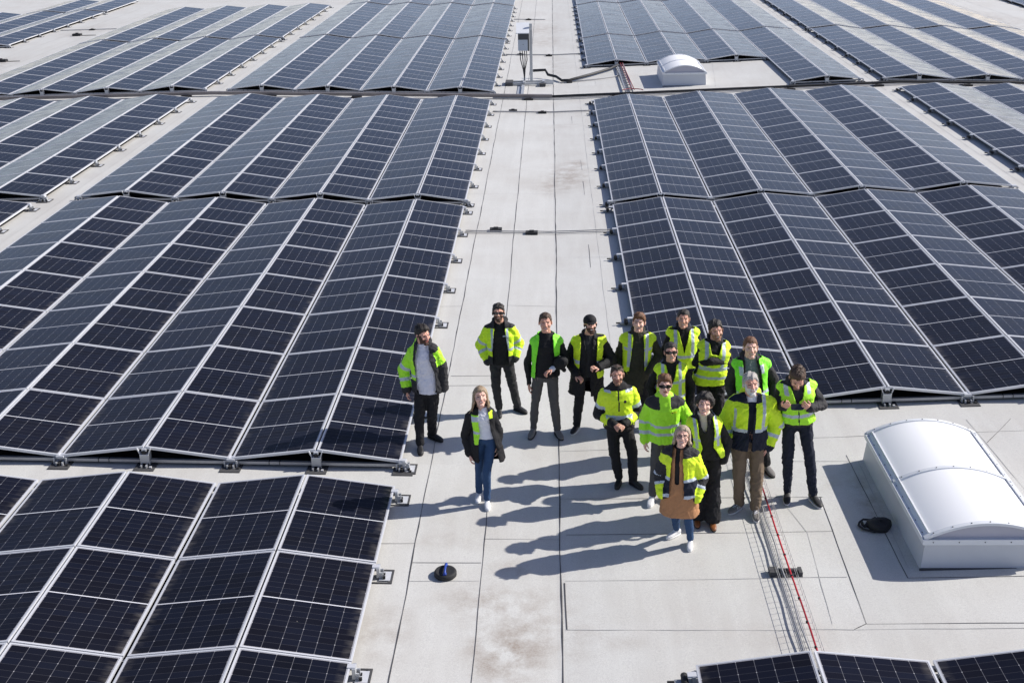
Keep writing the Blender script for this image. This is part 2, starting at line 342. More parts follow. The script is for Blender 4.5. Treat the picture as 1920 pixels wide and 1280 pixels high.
def array(x0, ncol, ytop, nrow, label, near=True, first_low=True, edge_feet=None, skip=None, end_feet=True):
    """x0 = left (low) edge of the block; columns go +x; rows go -y from ytop"""
    xa = x0; slope = (rz(x0+ncol*CW)-rz(x0))/(ncol*CW)
    ang = -math.atan(slope); y0 = ytop-nrow*PY
    root = empty("solar_array", (x0, y0, rz(x0)), (0, ang, 0))
    tag(root, label, "solar array", "solar arrays set out in blocks across the flat roof")
    for c in range(ncol):
        up = (c % 2 == 0)          # this column climbs towards +x: its ridge is on its right side
        for r in range(nrow):
            if skip and skip(c, r): continue
            yt = nrow*PY-r*PY-.008
            jz = random.uniform(-.0015, .0015)
            if up: loc = ((c+1)*CW-.015, yt-PLN, ZHI+jz); rot = (0, TILT, math.pi)
            else: loc = (c*CW+.015, yt, ZHI+jz); rot = (0, TILT, 0)
            rot = (rot[0]+random.uniform(-.0012, .0012), rot[1]+random.uniform(-.0012, .0012), rot[2])
            if up: rot = (-rot[0], rot[1], rot[2])
            p = mkobj("solar_panel", ME_P if near else ME_PF, root, loc, rot)
            if near: mkobj("frame", ME_F, p)
    # black sheet added under the block to deepen the shade in its gaps
    def shade_sheet(c0, c1, ya, yb):
        MB().mat(M['shade_sheet']).box(c0*CW+.12, c1*CW-.12, ya, yb, .001, .006).build("added_shade_sheet", root)
    if skip is None: shade_sheet(0, ncol, .10, nrow*PY-.12)
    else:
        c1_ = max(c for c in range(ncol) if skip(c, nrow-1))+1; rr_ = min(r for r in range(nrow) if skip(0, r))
        shade_sheet(c1_, ncol, .10, nrow*PY-.12); shade_sheet(0, c1_, (nrow-rr_)*PY+.10, nrow*PY-.12)
    def ends(y, c0, c1, feet):
        L = (c1-c0)*CW
        key = round(L, 3)
        if key not in RAILS: RAILS[key] = end_rail(L)
        mkobj("support_rail", RAILS[key], root, (c0*CW, y, 0))
        if feet:
            for c in range(c0, c1+1):
                k = 'ridge' if c % 2 else 'valley'
                f = mkobj("mounting_foot", CL[k], root, (c*CW, y-.03, 0)); mkobj("rubber_mat", MT_V, f, (.01, -.05, 0))
    if skip is None: ends(.03, 0, ncol, end_feet)
    else:
        cs = [c for c in range(ncol) if skip(c, nrow-1)]; c0, c1 = min(cs), max(cs)+1
        if c0 > 0: ends(.03, 0, c0, end_feet)
        if c1 < ncol: ends(.03, c1, ncol, end_feet)
        rr = [r for r in range(nrow) if skip(c0, r)]; ends(.03+(nrow-min(rr))*PY, c0, c1, end_feet)
    ends(nrow*PY-.05, 0, ncol, False)
    for side in (edge_feet or ''):
        cc = 0 if side == 'l' else ncol-1
        for r in range(nrow+1):
            if skip and r > 0 and skip(cc, min(r-1, nrow-1)): continue
            y = nrow*PY-r*PY; y += -.14 if r == 0 else (.02 if r == nrow else -.08)
            f = mkobj("mounting_foot", CL['edge' if side == 'r' else 'edge_shade'], root, (ncol*CW if side == 'r' else 0, y, 0), (0, 0, 0 if side == 'r' else math.pi))
            if side == 'r': mkobj("rubber_mat", MT_E, f, (.05, 0, 0))
    # cross rails under every panel joint, seen in the gaps between the slopes
    if near:
        key = ('x', round(ncol*CW, 3))
        if key not in RAILS:
            b = MB().mat(M['dark_alu']).box(.02, ncol*CW-.02, -.02, .02, .05, .085); RAILS[key] = b.mesh("support_rail")
        for r in range(1, nrow):
            mkobj("support_rail", RAILS[key], root, (0, nrow*PY-r*PY, 0))
    return root
XL, XR = -2.012, 1.332
W8 = 8*CW
array(XL-6*CW, 6, 12.95, 4, "block of dark solar panels nearest the camera, filling the bottom left corner of the roof", edge_feet='r')
array(XL-W8, 8, 25.89, 7, "seven row block of dark solar panels left of the standing group", edge_feet='r')
array(XL-W8, 8, 38.66, 7, "block of solar panels left of the walkway, just before the long cable duct", edge_feet='r')
array(XL-W8, 8, 52.58, 7, "block of solar panels left of the walkway, beside the inverter post", near=False, edge_feet='r')
array(XL-W8, 8, 65.3, 7, "far block of solar panels left of the walkway, second one behind the cable duct", near=False, edge_feet='r')
array(XL-W8, 8, 69.3, 2, "farthest strip of solar panels left of the walkway at the top edge", near=False, end_feet=False)
array(XR, 8, 9.42, 3, "block of dark solar panels at the bottom right edge, where the red cable ends", edge_feet='l')
array(XR, 8, 25.89, 6, "six row block of dark solar panels directly behind the standing group, right of the walkway", edge_feet='l')
array(XR, 8, 38.5, 7, "block of solar panels in front of the small far skylight, right of the walkway", edge_feet='l')
array(XR, 8, 52.65, 7, "stepped block of solar panels with a notch cut out for the small far skylight", near=False, edge_feet='l', skip=lambda c, r: c < 6 and r > 3)
array(XR, 8, 65.3, 7, "far block of pale reflecting solar panels right of the walkway, behind the stepped block", near=False, edge_feet='l')
array(XR, 8, 69.3, 2, "farthest strip of solar panels right of the walkway at the top edge", near=False, end_feet=False)
XLL = -11.97; XRR = 11.22
array(XLL-4*CW, 4, 25.75, 4, "corner of a solar panel block at the left edge, beside the narrow white strip", edge_feet='r')
array(XLL-W8, 8, 38.66, 7, "outer left block of solar panels in front of the cable duct", edge_feet='r')
array(XLL-W8, 8, 52.58, 7, "outer left block of solar panels just behind the cable duct, beside the wide white strip", near=False, edge_feet='r')
array(XLL-W8, 8, 65.3, 7, "outer left far block of solar panels, second behind the cable duct", near=False, edge_feet='r')
XL3 = -24.4
array(XL3-6*CW, 6, 65.3, 7, "solar panels in the top left corner beyond the wide white strip", near=False, edge_feet='r')
array(XL3-4*CW, 4, 71.0, 3, "sliver of solar panels in the extreme top left corner of the roof", near=False, end_feet=False)
array(XRR, 6, 38.5, 7, "outer right block of solar panels in front of the cable duct at the right edge", edge_feet='l')
array(XRR, 8, 52.55, 7, "outer right block of solar panels just behind the cable duct, with pale reflecting slopes", near=False, edge_feet='l')
array(XRR, 8, 65.3, 7, "outer right far block of pale solar panels beside the bare white roof corner", near=False, edge_feet='l')
array(24.0, 4, 65.8, 4, "sliver of solar panels in the extreme top right corner of the roof", near=False, edge_feet='l')

# ---------------------------------------------------------------- skylights
def skylight(x0, x1, y0, y1, label, h=.345, rise=.19):
    root = empty("roof_skylight", ((x0+x1)/2, (y0+y1)/2, rz((x0+x1)/2)-.005)); tag(root, label, "skylight", "domed roof skylights")
    wx, wy = (x1-x0)/2, (y1-y0)/2; zz = -.03
    b = MB().mat(M['curb']); e = .03
    b.add([(-wx, -wy, zz), (wx, -wy, zz), (wx, wy, zz), (-wx, wy, zz), (-wx+e, -wy+e, h), (wx-e, -wy+e, h), (wx-e, wy-e, h), (-wx+e, wy-e, h)],
          [(0, 1, 5, 4), (1, 2, 6, 5), (2, 3, 7, 6), (3, 0, 4, 7), (4, 5, 6, 7)])
    b.build("curb", root)
    # base flashing strip
    b = MB().mat(M['seam']); b.box(-wx-.012, wx+.012, -wy-.012, -wy+.0, -.03, .014); b.build("base_joint", root)
    # upper frame: flange all round with screws
    b = MB().mat(M['white']); t_ = .055; h0, h1 = h-.03, h+.035
    b.box(-wx-.01, wx+.01, -wy-.01, -wy+t_, h0, h1); b.box(-wx-.01, wx+.01, wy-t_, wy+.01, h0, h1)
    b.box(-wx-.01, -wx+t_, -wy+t_, wy-t_, h0, h1); b.box(wx-t_, wx+.01, -wy+t_, wy-t_, h0, h1)
    fr = b.build("frame", root)
    def arc(y, n=28, inset=.0, lift=.0, wid=None):
        wq = (wx-.03-inset) if wid is None else wid
        return [(wq*(2*i/n-1), y, h1+lift+rise*(1-(2*i/n-1)**2)) for i in range(n+1)]
    def sheet(b, rows, smooth=True):
        n = len(rows[0]); vs = [p for r_ in rows for p in r_]
        b.add(vs, [(j*n+i, j*n+i+1, (j+1)*n+i+1, (j+1)*n+i) for j in range(len(rows)-1) for i in range(n-1)], smooth)
    for (ya, yb) in ((-wy+.06, -.012), (.012, wy-.05)):
        b = MB().mat(M['dome']); sheet(b, [arc(ya), arc((ya+yb)/2), arc(yb)]); b.build("dome_pane", root)
    # arched ribs: front, middle, back, and gable infill at both ends
    for nm, ya, yb in (("rib", -wy-.0, -wy+.06), ("rib", -.028, .028), ("rib", wy-.05, wy+.0)):
        b = MB().mat(M['white']); n = 28
        a0, a1 = arc(ya, lift=.012, wid=wx-.004), arc(yb, lift=.012, wid=wx-.004); d0, d1 = arc(ya, lift=-.02, wid=wx-.004), arc(yb, lift=-.02, wid=wx-.004)
        sheet(b, [d0, a0]); sheet(b, [a0, a1]); sheet(b, [a1, d1])
        rb = b.build(nm, root)
        s2 = MB().mat(M['rubber'])
        for k in range(2, n-1, 4):
            x, _, z = a0[k]; s2.tube([(x, (ya+yb)/2, z-.002), (x, (ya+yb)/2, z+.006)], .007, 6)
        s2.build("screws", rb)
    for sg in (-1, 1):
        b = MB().mat(M['gable']); yy = sg*(wy-.03); top = arc(yy, wid=wx-.05); bot = [(x, yy, h1) for x, _, _ in top]; sheet(b, [bot, top]); b.build("gable_panel", root)
    s2 = MB().mat(M['rubber'])
    k = -wy+.15
    while k < wy:
        for sg in (-1, 1): s2.tube([(sg*(wx-.022), k, h1-.001), (sg*(wx-.022), k, h1+.004)], .007, 6)
        k += .26
    k = -wx+.1
    while k < wx: s2.tube([(k, -wy-.011, h+.005), (k, -wy-.014, h+.005)], .007, 6); k += .28
    s2.build("screws", fr)
    # glazing bars beside the panes
    for sg in (-1, 1):
        b = MB().mat(M['white']); b.box(min(sg*(wx-.075), sg*(wx-.062)), max(sg*(wx-.075), sg*(wx-.062)), -wy+.07, wy-.06, h1, h1+.05); b.build("glazing_bar", root)
    return root
skylight(4.02, 5.42, 11.15, 13.73, "large white domed skylight beside the group, with a bag lying at its foot")
skylight(3.83, 5.32, 41.0, 43.5, "small far domed skylight standing in the notch of the stepped solar array", h=.42, rise=.24)

# ---------------------------------------------------------------- duct, cables, trays
b = MB()
def roofline(x, y, h): return (x, y, rz(x)+h)
root = empty("cable_duct", (0, 39.55, 0)); tag(root, "long brown grey cable duct running across the whole roof on small black feet", "cable duct")
pts = [(x, -.0, rz(x)+.11) for x in (-26, -20, -16, -11.5, -8, -5, -2, 0)]
b = MB().mat(M['tray'])
for i in range(len(pts)-1):
    (xa, ya, za), (xb, yb, zb) = pts[i], pts[i+1]
    b.add([(xa, -.07, za-.05), (xb, -.07, zb-.05), (xb, -.07, zb+.05), (xa, -.07, za+.05), (xa, .07, za-.05), (xb, .07, zb-.05), (xb, .07, zb+.05), (xa, .07, za+.05)],
          [(0, 1, 2, 3), (3, 2, 6, 7), (7, 6, 5, 4), (4, 5, 1, 0), (0, 3, 7, 4), (1, 5, 6, 2)])
b.build("duct_body", root)
b = MB().mat(M['conduit']).tube([(x, -.02, rz(x)+.10) for x in (0, 3, 6, 9, 11.5, 14, 17, 20, 24)], .045, 8); b.build("conduit", root)
b = MB().mat(M['greycable']).tube([(x, -.10, rz(x)+.05) for x in (-2, 0, 3, 6, 9, 11.5, 14, 17, 20, 24)], .018, 6); b.build("cable", root)
for x in [-24+2.9*k for k in range(17)]:
    b = MB().mat(M['rubber']).box(-.16, .16, -.16, .16, 0, .05).box(-.1, .1, -.1, .1, .05, .065); b.build("duct_foot", root, (x, -.06, rz(x)))

def wire_run(y, xa, xb, label, dy=.12, blocks=()):
    root = empty("cable_run", (0, y, 0)); tag(root, label, "cable run", "thin cable runs crossing the walkway")
    for k, d in enumerate((0, dy)):
        b = MB().mat(M['greycable']); n = 14
        b.tube([(xa+(xb-xa)*i/n, d+random.uniform(-.015, .015), rz(xa+(xb-xa)*i/n)+.03) for i in range(n+1)], .012, 5); b.build("cable", root)
    for (x, d) in blocks:
        b = MB().mat(M['rubber']).box(-.13, .13, -.08, .08, 0, .055).box(-.05, .05, -.04, .04, .055, .08); b.build("junction_box", root, (x, d, rz(x)))
wire_run(24.2, -1.9, 1.25, "pair of thin grey cables across the walkway behind the group, held by two black blocks", blocks=((-1.25, .22), (-.47, .02)))
wire_run(37.2, -1.9, 1.25, "pair of thin grey cables across the walkway just in front of the cable duct", blocks=((-1.26, .25), (-.32, .0)))
wire_run(49.0, -1.9, 1.25, "pair of thin grey cables across the walkway behind the inverter post", blocks=((-.12, -.1), (-1.3, .1)))
wire_run(60.5, -1.9, -.3, "short pair of cables by the far end of the walkway", blocks=((-1.15, 0),))
wire_run(58.5, -24.2, -21.2, "pair of cables over the wide white strip at the top left", blocks=((-22.6, 0),))
tag(MB().mat(M['rubber']).box(-.25, .25, -.12, .12, 0, .1).box(-.06, .06, -.05, .05, .1, .14).box(.25, .8, -.02, .02, 0, .03).build("junction_box", None, (-22.9, 48.8, rz(-22.9))), "black block at the start of a thin cable on the wide white strip, upper left", "junction box")
tag(MB().mat(M['rubber']).box(-.2, .2, -.12, .12, 0, .1).box(-.06, .06, -.05, .05, .1, .14).box(.2, .9, -.02, .02, 0, .03).build("junction_box", None, (-22.6, 56.5, rz(-22.6))), "farther black block on the wide white strip, upper left", "junction box")

# wire mesh tray with the red cable
M['wire'] = plain('tray_wire', (.42, .42, .41), .5, .3)
root = empty("wire_mesh_tray", (2.53, 9.4, rz(2.53))); tag(root, "wire mesh cable tray with a red cable running between the feet of the group", "cable tray")
b = MB().mat(M['wire']); Lt = 6.4
for (x, z) in ((-.10, .13), (-.10, .07), (-.05, .07), (0, .07), (.05, .07), (.10, .07), (.10, .13)):
    b.tube([(x, 0, z), (x, Lt, z)], .0026, 4, smooth=False)
k = .04
while k < Lt:
    b.tube([(-.10, k, .135), (-.10, k, .068), (.10, k, .068), (.10, k, .135)], .0022, 4, smooth=False); k += .1
b.build("mesh_basket", root)
b = MB().mat(M['redcable']); n = 40
b.tube([(.045+.004*math.sin(i*.35)+random.uniform(-.0012, .0012), Lt*i/n, .087) for i in range(n+1)], .0105, 7); b.build("red_cable", root)
b = MB().mat(M['rubber'])
k = .3
while k < Lt: b.tube([(.043, k, .088), (.043, k+.02, .088)], .0155, 7); k += .42
b.build("cable_tie", root)
b = MB().mat(M['greycable']); b.tube([(-.03+.008*math.sin(i), Lt*i/n, .082) for i in range(n+1)], .009, 5); b.build("grey_cable", root)
for y in (1.74, 4.7):
    b = MB().mat(M['rubber_grey']); b.box(-.19, .17, -.07, .05, 0, .014); b.box(-.19, -.1, -.06, .06, .014, .06); b.box(.13, .17, -.06, .06, .014, .055); b.box(-.10, .13, -.02, .02, .014, .064); b.build("tray_foot", root, (.02, y, 0))
for (y0, y1, x, lab) in ((40.0, 45.8, 2.62, 'short cable ladder with red cables beside the small far skylight'),):
    root = empty("cable_ladder", (x, y0, rz(x))); tag(root, lab, "cable ladder")
    b = MB().mat(M['dark_alu']); L_ = y1-y0
    for dx in (-.14, .10): b.box(dx-.02, dx+.02, 0, L_, .06, .11)
    k = .2
    while k < L_: b.box(-.14, .10, k, k+.04, .06, .09); k += .5
    b.build("ladder_frame", root)
    b = MB().mat(M['dullred'])
    for dx in (-.02, .06): b.tube([(dx+.1-.1*i/12, L_*i/12, .13) for i in range(13)], .015, 6)
    b.tube([(.1+.35*math.cos(a), -.05+.28*math.sin(a), .12) for a in [k*.5 for k in range(7)]], .015, 6); b.build("red_cable", root)
# conduit from the inverter post to the right-hand array
root = empty("black_conduit", (0, 45, 0)); tag(root, "black corrugated conduit from the inverter post to the stepped array", "conduit")
b = MB().mat(M['conduit']); b.tube([(-.7, -1.4, .30), (-.25, -1.3, .30), (-.15, -1.5, .16), (.15, -1.7, .12), (.35, -2.3, .08), (.6, -2.4, .1), (1.5, -1.3, .13), (2.2, -.3, .15), (2.5, .2, .2)], .05, 8); b.build("conduit", root)
b = MB().mat(M['greycable']); b.tube([(.3, -2.55, .04), (1.4, -2.2, .07), (2.5, -1.6, .1)], .02, 6); b.build("cable", root)
b = MB().mat(M['rubber']).box(-.1, .1, -.12, .12, 0, .06); b.build("duct_foot", root, (.62, -2.4, rz(.6)))

# inverter on its post
root = empty("inverter_post", (-.95, 42.3, rz(-.95))); tag(root, "blue grey inverter box with a white lid on a steel post in the walkway", "inverter post")
b = MB().mat(M['galv']).box(.16, .26, -.04, .04, .1, 2.12); b.build("post", root)
b = MB().mat(M['inv']).box(-.24, .10, -.22, -.02, 1.22, 1.78); bx = b.build("inverter_box", root)
b = MB().mat(M['inv_dark']).box(-.23, .15, -.23, .02, 1.60, 1.80).box(.10, .15, -.18, .02, 1.2, 1.6).box(-.07, -.05, -.225, -.22, 1.42, 1.45); b.build("side_panel", bx)
b = MB().mat(M['white']); b.add([(-.3, -.32, 1.82), (.16, -.32, 1.82), (.16, .3, 2.10), (-.3, .3, 2.10), (-.3, -.32, 1.845), (.16, -.32, 1.845), (.16, .3, 2.125), (-.3, .3, 2.125)], [(0, 3, 2, 1), (4, 5, 6, 7), (0, 1, 5, 4), (1, 2, 6, 5), (2, 3, 7, 6), (3, 0, 4, 7)]); b.build("rain_cover", root)
for dx in (-.18, -.1, -.02, .05):
    b = MB().mat(M['conduit']).tube([(dx, -.12, 1.23), (dx+.02, -.14, .9), (-.02+dx*.3, -.12, .55), (-.03, -.1, .2), (-.05+dx*.2, -.3, .06)], .018, 6); b.build("cable", root)
b = MB().mat(M['galv']); b.box(-.5, 1.0, -.25, -.17, .03, .11); b.box(-.5, 1.0, .15, .23, .03, .11); b.box(-.08, 0, -.5, .5, .11, .17); b.box(.6, .68, -.25, .23, .11, .15); b.build("base_frame", root)
b = MB().mat(M['rubber_grey']); b.box(-.72, -.45, -.35, .35, 0, .12); b.box(.5, .72, -.45, -.2, 0, .1); b.build("ballast_block", root)
b = MB().mat(M['galv']); b.box(-.12, -.02, -2.5, -.5, .02, .09); b.box(-.26, -.14, -2.4, -.5, .0, .03); b.build("floor_duct", root)

# round ballast weight with blue handle
root = empty("round_weight", (-1.25, 11.17, rz(-1.25))); tag(root, "round black rubber weight with a blue handle lying on the roof", "roof weight")
b = MB().mat(M['rubber']); n = 32
prof = [(.0, .0), (.115, .0), (.127, .012), (.127, .05), (.118, .064), (.10, .066), (.085, .061), (.0, .061)]
vs = [(r_*math.cos(2*math.pi*k/n), r_*math.sin(2*math.pi*k/n), z) for r_, z in prof for k in range(n)]
b.add(vs, [(j*n+k, j*n+(k+1) % n, (j+1)*n+(k+1) % n, (j+1)*n+k) for j in range(len(prof)-1) for k in range(n)], True); b.build("disc", root)
b = MB().mat(M['blue']); b.tube([(.0, -.09, .066), (.0, -.085, .09), (0, -.03, .098), (0, .05, .098), (.004, .10, .09), (.004, .105, .066)], [.014, .015, .013, .013, .015, .014], 8)
b.tube([(0, -.10, .07), (0, -.06, .072)], .02, 8); b.tube([(0, .08, .07), (.0, .115, .072)], .02, 8); b.build("handle", root)

# bag in the skylight's shade
root = empty("black_bag", (3.80, 12.05, rz(3.8))); tag(root, "small black shoulder bag lying in the shade of the large skylight", "bag")
b = MB().mat(M['rubber']); n = 20; vs = []
prof = [(0, .0), (1, .0), (1.06, .03), (1.0, .075), (.75, .095), (0, .10)]
for r_, z in prof:
    for k in range(n):
        a = 2*math.pi*k/n; q = 1+.08*math.sin(3*a)+.05*math.sin(5*a+1)
        vs.append((r_*.135*math.cos(a)*q, r_*.115*math.sin(a)*q, z*(1+.15*math.sin(2*a+.5))))
b.add(vs, [(j*n+k, j*n+(k+1) % n, (j+1)*n+(k+1) % n, (j+1)*n+k) for j in range(len(prof)-1) for k in range(n)], True); b.build("bag_body", root)
b = MB().mat(M['rubber']); b.tube([(.05, -.10, .03), (-.08, -.12, .02), (-.2, -.06, .018), (-.235, .02, .02), (-.21, .08, .03), (-.16, .11, .05), (-.08, .08, .06), (-.02, .10, .08)], .013, 6)
b.tube([(-.18, .09, .02), (-.19, .03, .04), (-.17, -.0, .02), (-.12, .03, .05)], .02, 6); b.build("strap", root)
b = MB().mat(M['inv_dark']).tube([(-.09, .02, .106), (0, .05, .112), (.09, .03, .104)], .006, 5); b.build("zip", root)

# ================================================================ people
V = lambda *a: np.array(a, float)
def nrm(v): return v/(np.linalg.norm(v)+1e-9)
class Soup:
    """union of closed shapes, fused by a voxel remesh"""
    def __init__(s): s.v = []; s.f = []; s.n = 0
    def put(s, vs, fs):
        s.v.append(np.asarray(vs, float)); s.f += [tuple(i+s.n for i in f) for f in fs]; s.n += len(vs)
    def loft(s, rings, n=20, p=2.0):
        # ring = centre, x axis*rx, y axis*ry  (superellipse power p)
        vs = []
        for c, ax, ay in rings:
            for k in range(n):
                a = 2*math.pi*k/n; ca, sa = math.cos(a), math.sin(a)
                e = 2/p; vs.append(c+ax*math.copysign(abs(ca)**e, ca)+ay*math.copysign(abs(sa)**e, sa))
        N = len(rings); fs = [(j*n+k, j*n+(k+1) % n, (j+1)*n+(k+1) % n, (j+1)*n+k) for j in range(N-1) for k in range(n)]
        fs.append(tuple(range(n))[::-1]); fs.append(tuple((N-1)*n+k for k in range(n)))
        s.put(vs, fs)
    def cap(s, a, b, ra, rb, n=14, flat=None):
        a, b = np.array(a, float), np.array(b, float); d = b-a; L = np.linalg.norm(d)
        d = d/L if L > 1e-6 else V(0, 0, 1)
        u = np.cross(d, V(0, 0, 1) if abs(d[2]) < .9 else V(1, 0, 0)); u = nrm(u); w = np.cross(d, u)
        rings = []
        for t in (-.98, -.8, -.5, -.2): rings.append((a+d*ra*t, u*ra*math.sqrt(1-t*t), w*ra*math.sqrt(1-t*t)))
        rings.append((a, u*ra, w*ra)); rings.append(((a+b)/2, u*(ra+rb)/2, w*(ra+rb)/2)); rings.append((b, u*rb, w*rb))
        for t in (.2, .5, .8, .98): rings.append((b+d*rb*t, u*rb*math.sqrt(1-t*t), w*rb*math.sqrt(1-t*t)))
        s.loft(rings, n)
    def ell(s, c, ax, ay, az, n=18):
        c = np.array(c, float); rings = []
        for k in range(1, 12):
            t = -math.cos(math.pi*k/12); q = math.sqrt(1-t*t); rings.append((c+az*t, ax*q, ay*q))
        s.loft(rings, n)
    def fuse(s, vox, smooth=2, name="x"):
        me = bpy.data.meshes.new(name); me.from_pydata(np.concatenate(s.v).tolist(), [], s.f)
        o = bpy.data.objects.new(name, me); COL.objects.link(o)
        rm = o.modifiers.new("r", 'REMESH'); rm.mode = 'VOXEL'; rm.voxel_size = vox; rm.adaptivity = 0
        if smooth: sm = o.modifiers.new("s", 'SMOOTH'); sm.factor = .5; sm.iterations = smooth
        dg = bpy.context.evaluated_depsgraph_get(); out = bpy.data.meshes.new_from_object(o.evaluated_get(dg))
        bpy.data.objects.remove(o); bpy.data.meshes.remove(me)
        co = np.empty(len(out.vertices)*3); out.vertices.foreach_get("co", co)
        nf = len(out.polygons); fv = np.empty(nf*4, int)
        out.loops.foreach_get("vertex_index", fv) if len(out.loops) == nf*4 else None
        nm = np.empty(len(out.vertices)*3); out.vertices.foreach_get("normal", nm)
        bpy.data.meshes.remove(out)
        return co.reshape(-1, 3), fv.reshape(-1, 4), nm.reshape(-1, 3)
def merge(parts):
    vs, fs, n = [], [], 0
    for co, fv in parts: vs.append(co); fs.append(fv+n); n += len(co)
    return np.concatenate(vs), np.concatenate(fs)
def to_mesh(name, co, fv, mats, mi, keep=None, solid=0):
    if keep is not None: fv = fv[keep]; mi = mi[keep]
    used = np.unique(fv); remap = -np.ones(len(co), int); remap[used] = np.arange(len(used)); co = co[used]; fv = remap[fv]
    if keep is not None:   # even out the stair-stepped hems left by the cut
        e = np.concatenate([fv[:, [k, (k+1) % 4]] for k in range(4)]); key = np.sort(e, axis=1); N = len(co)
        _, idx, cnt = np.unique(key[:, 0]*N+key[:, 1], return_index=True, return_counts=True); bd = e[idx[cnt == 1]]
        for _ in range(5):
            acc = np.zeros_like(co); num = np.zeros(N)
            for a_, b_ in ((0, 1), (1, 0)): np.add.at(acc, bd[:, a_], co[bd[:, b_]]); np.add.at(num, bd[:, a_], 1)
            m_ = num > 0; co[m_] = co[m_]*.35+.65*acc[m_]/num[m_][:, None]
    if solid:   # give the cloth a thickness: inner skin plus rim faces
        n = np.zeros_like(co); q = co[fv]; fn = np.cross(q[:, 2]-q[:, 0], q[:, 3]-q[:, 1])
        for k in range(4): np.add.at(n, fv[:, k], fn)
        n /= (np.linalg.norm(n, axis=1, keepdims=True)+1e-12); N = len(co)
        e = np.concatenate([fv[:, [k, (k+1) % 4]] for k in range(4)]); em = np.concatenate([mi]*4)
        key = np.sort(e, axis=1); _, idx, cnt = np.unique(key[:, 0]*N+key[:, 1], return_index=True, return_counts=True); bd = idx[cnt == 1]
        rim = np.stack([e[bd, 1], e[bd, 0], e[bd, 0]+N, e[bd, 1]+N], 1)
        inner = (fv+N)[:, ::-1]
        co = np.concatenate([co, co-n*solid]); fv = np.concatenate([fv, inner, rim]); mi = np.concatenate([mi, mi, em[bd]])
    me = bpy.data.meshes.new(name); nv, nf = len(co), len(fv)
    me.vertices.add(nv); me.vertices.foreach_set("co", co.ravel()); me.loops.add(nf*4); me.loops.foreach_set("vertex_index", fv.ravel().astype(np.int32))
    me.polygons.add(nf); me.polygons.foreach_set("loop_start", np.arange(0, nf*4, 4, dtype=np.int32)); me.polygons.foreach_set("loop_total", np.full(nf, 4, dtype=np.int32))
    for m_ in mats: me.materials.append(m_)
    me.polygons.foreach_set("material_index", mi.astype(np.int32)); me.polygons.foreach_set("use_smooth", np.ones(nf, bool)); me.update(calc_edges=True); me.validate(); return me

def cloth_mat(name, col, rough=.85, wave=.25, var=.16, sheen=0):
    t = NT(name); o = t.obj(); n = t.noise(o, 22, 4, .6)
    t.set(Base_Color=t.mix(n, tuple(max(0, c*(1-var)) for c in col)+(1,), tuple(min(1, c*(1+var)) for c in col)+(1,)), Roughness=rough, Specular_IOR_Level=.3)
    t.bump(t.math('ADD', t.noise(o, 9, 3), t.math('MULTIPLY', t.noise(o, 34, 3), .35)), wave, .02); return t.m
CM = {}
def cm(key):
    if key in CM: return CM[key]
    P = dict(hv=((.63, .94, .03), .6), hvg=((.42, .92, .04), .6), hvgg=((.24, .88, .04), .6), hvy=((.66, .90, .03), .6), tape=((.46, .52, .59), .35), black=((.012, .012, .014), .8), coal=((.03, .03, .033), .85), navy=((.010, .014, .028), .8),
             grey=((.085, .082, .080), .85), dgrey=((.045, .045, .047), .85), white=((.70, .71, .76), .85), jeans=((.026, .062, .14), .85), khaki=((.17, .125, .085), .85), camel=((.40, .20, .095), .85),
             olive=((.035, .035, .024), .85), camo=((.05, .042, .028), .85), sand=((.42, .38, .32), .85), gshirt=((.16, .20, .20), .85), cream=((.60, .54, .42), .85), lav=((.70, .70, .77), .85), pink=((.55, .36, .33), .85),
             shoe_b=((.014, .014, .015), .55), shoe_w=((.72, .72, .72), .5), shoe_br=((.22, .075, .02), .45), shoe_g=((.17, .16, .15), .7), sole=((.66, .66, .65), .6), sole_b=((.02, .02, .02), .7),
             hair_d=((.014, .010, .008), .55), hair_b=((.055, .030, .017), .5), hair_r=((.13, .055, .022), .5), hair_bl=((.30, .22, .14), .5), hair_g=((.38, .36, .33), .6), hair_ash=((.36, .29, .21), .6), hair_lt=((.22, .145, .08), .5), beardw=((.58, .56, .53), .8),
             glass=((.006, .006, .007), .12), eye=((.02, .015, .012), .3), brow=((.04, .024, .016), .7), lip=((.34, .11, .09), .5), teeth=((.72, .70, .66), .4), beard=((.075, .042, .030), .8), stub=((.27, .145, .10), .7), phone=((.02, .022, .028), .25), belt=((.05, .02, .01), .5), logo=((.5, .52, .6), .6))
    c, r = P[key]; nm = {'hv': 'hi_vis_lime', 'hvg': 'hi_vis_green', 'hvgg': 'hi_vis_grass_green', 'hvy': 'hi_vis_yellow', 'tape': 'reflective_tape'}.get(key, 'cloth_'+key)
    if key.startswith('hair'):
        t = NT(nm); o_ = t.obj(); st_ = t.noise(t.scale(o_, (110, 110, 26)), 1.0, 4, .7); t.set(Base_Color=t.mix(t.ramp(st_, .3, .7), tuple(k*.45 for k in c)+(1,), tuple(min(1, k*1.6) for k in c)+(1,)), Roughness=.6); t.bump(st_, .8, .01); CM[key] = t.m; return t.m
    CM[key] = plain(nm, c, r, 0, .2, 60) if key.startswith(('shoe', 'sole', 'glass', 'eye', 'lip', 'teeth', 'phone')) else cloth_mat(nm, c, r)
    return CM[key]
SKIN = {}
def skin(tone):
    if tone not in SKIN:
        c = {'a': (.64, .35, .26), 'b': (.58, .31, .225), 'c': (.68, .42, .33)}[tone]
        t = NT('skin_'+tone); o = t.obj()
        t.set(Base_Color=t.mix(t.noise(o, 16, 4), (*[k*.86 for k in c], 1), (*[min(1, k*1.1) for k in c], 1)), Roughness=.5, Subsurface_Weight=.08); SKIN[tone] = t.m
    return SKIN[tone]
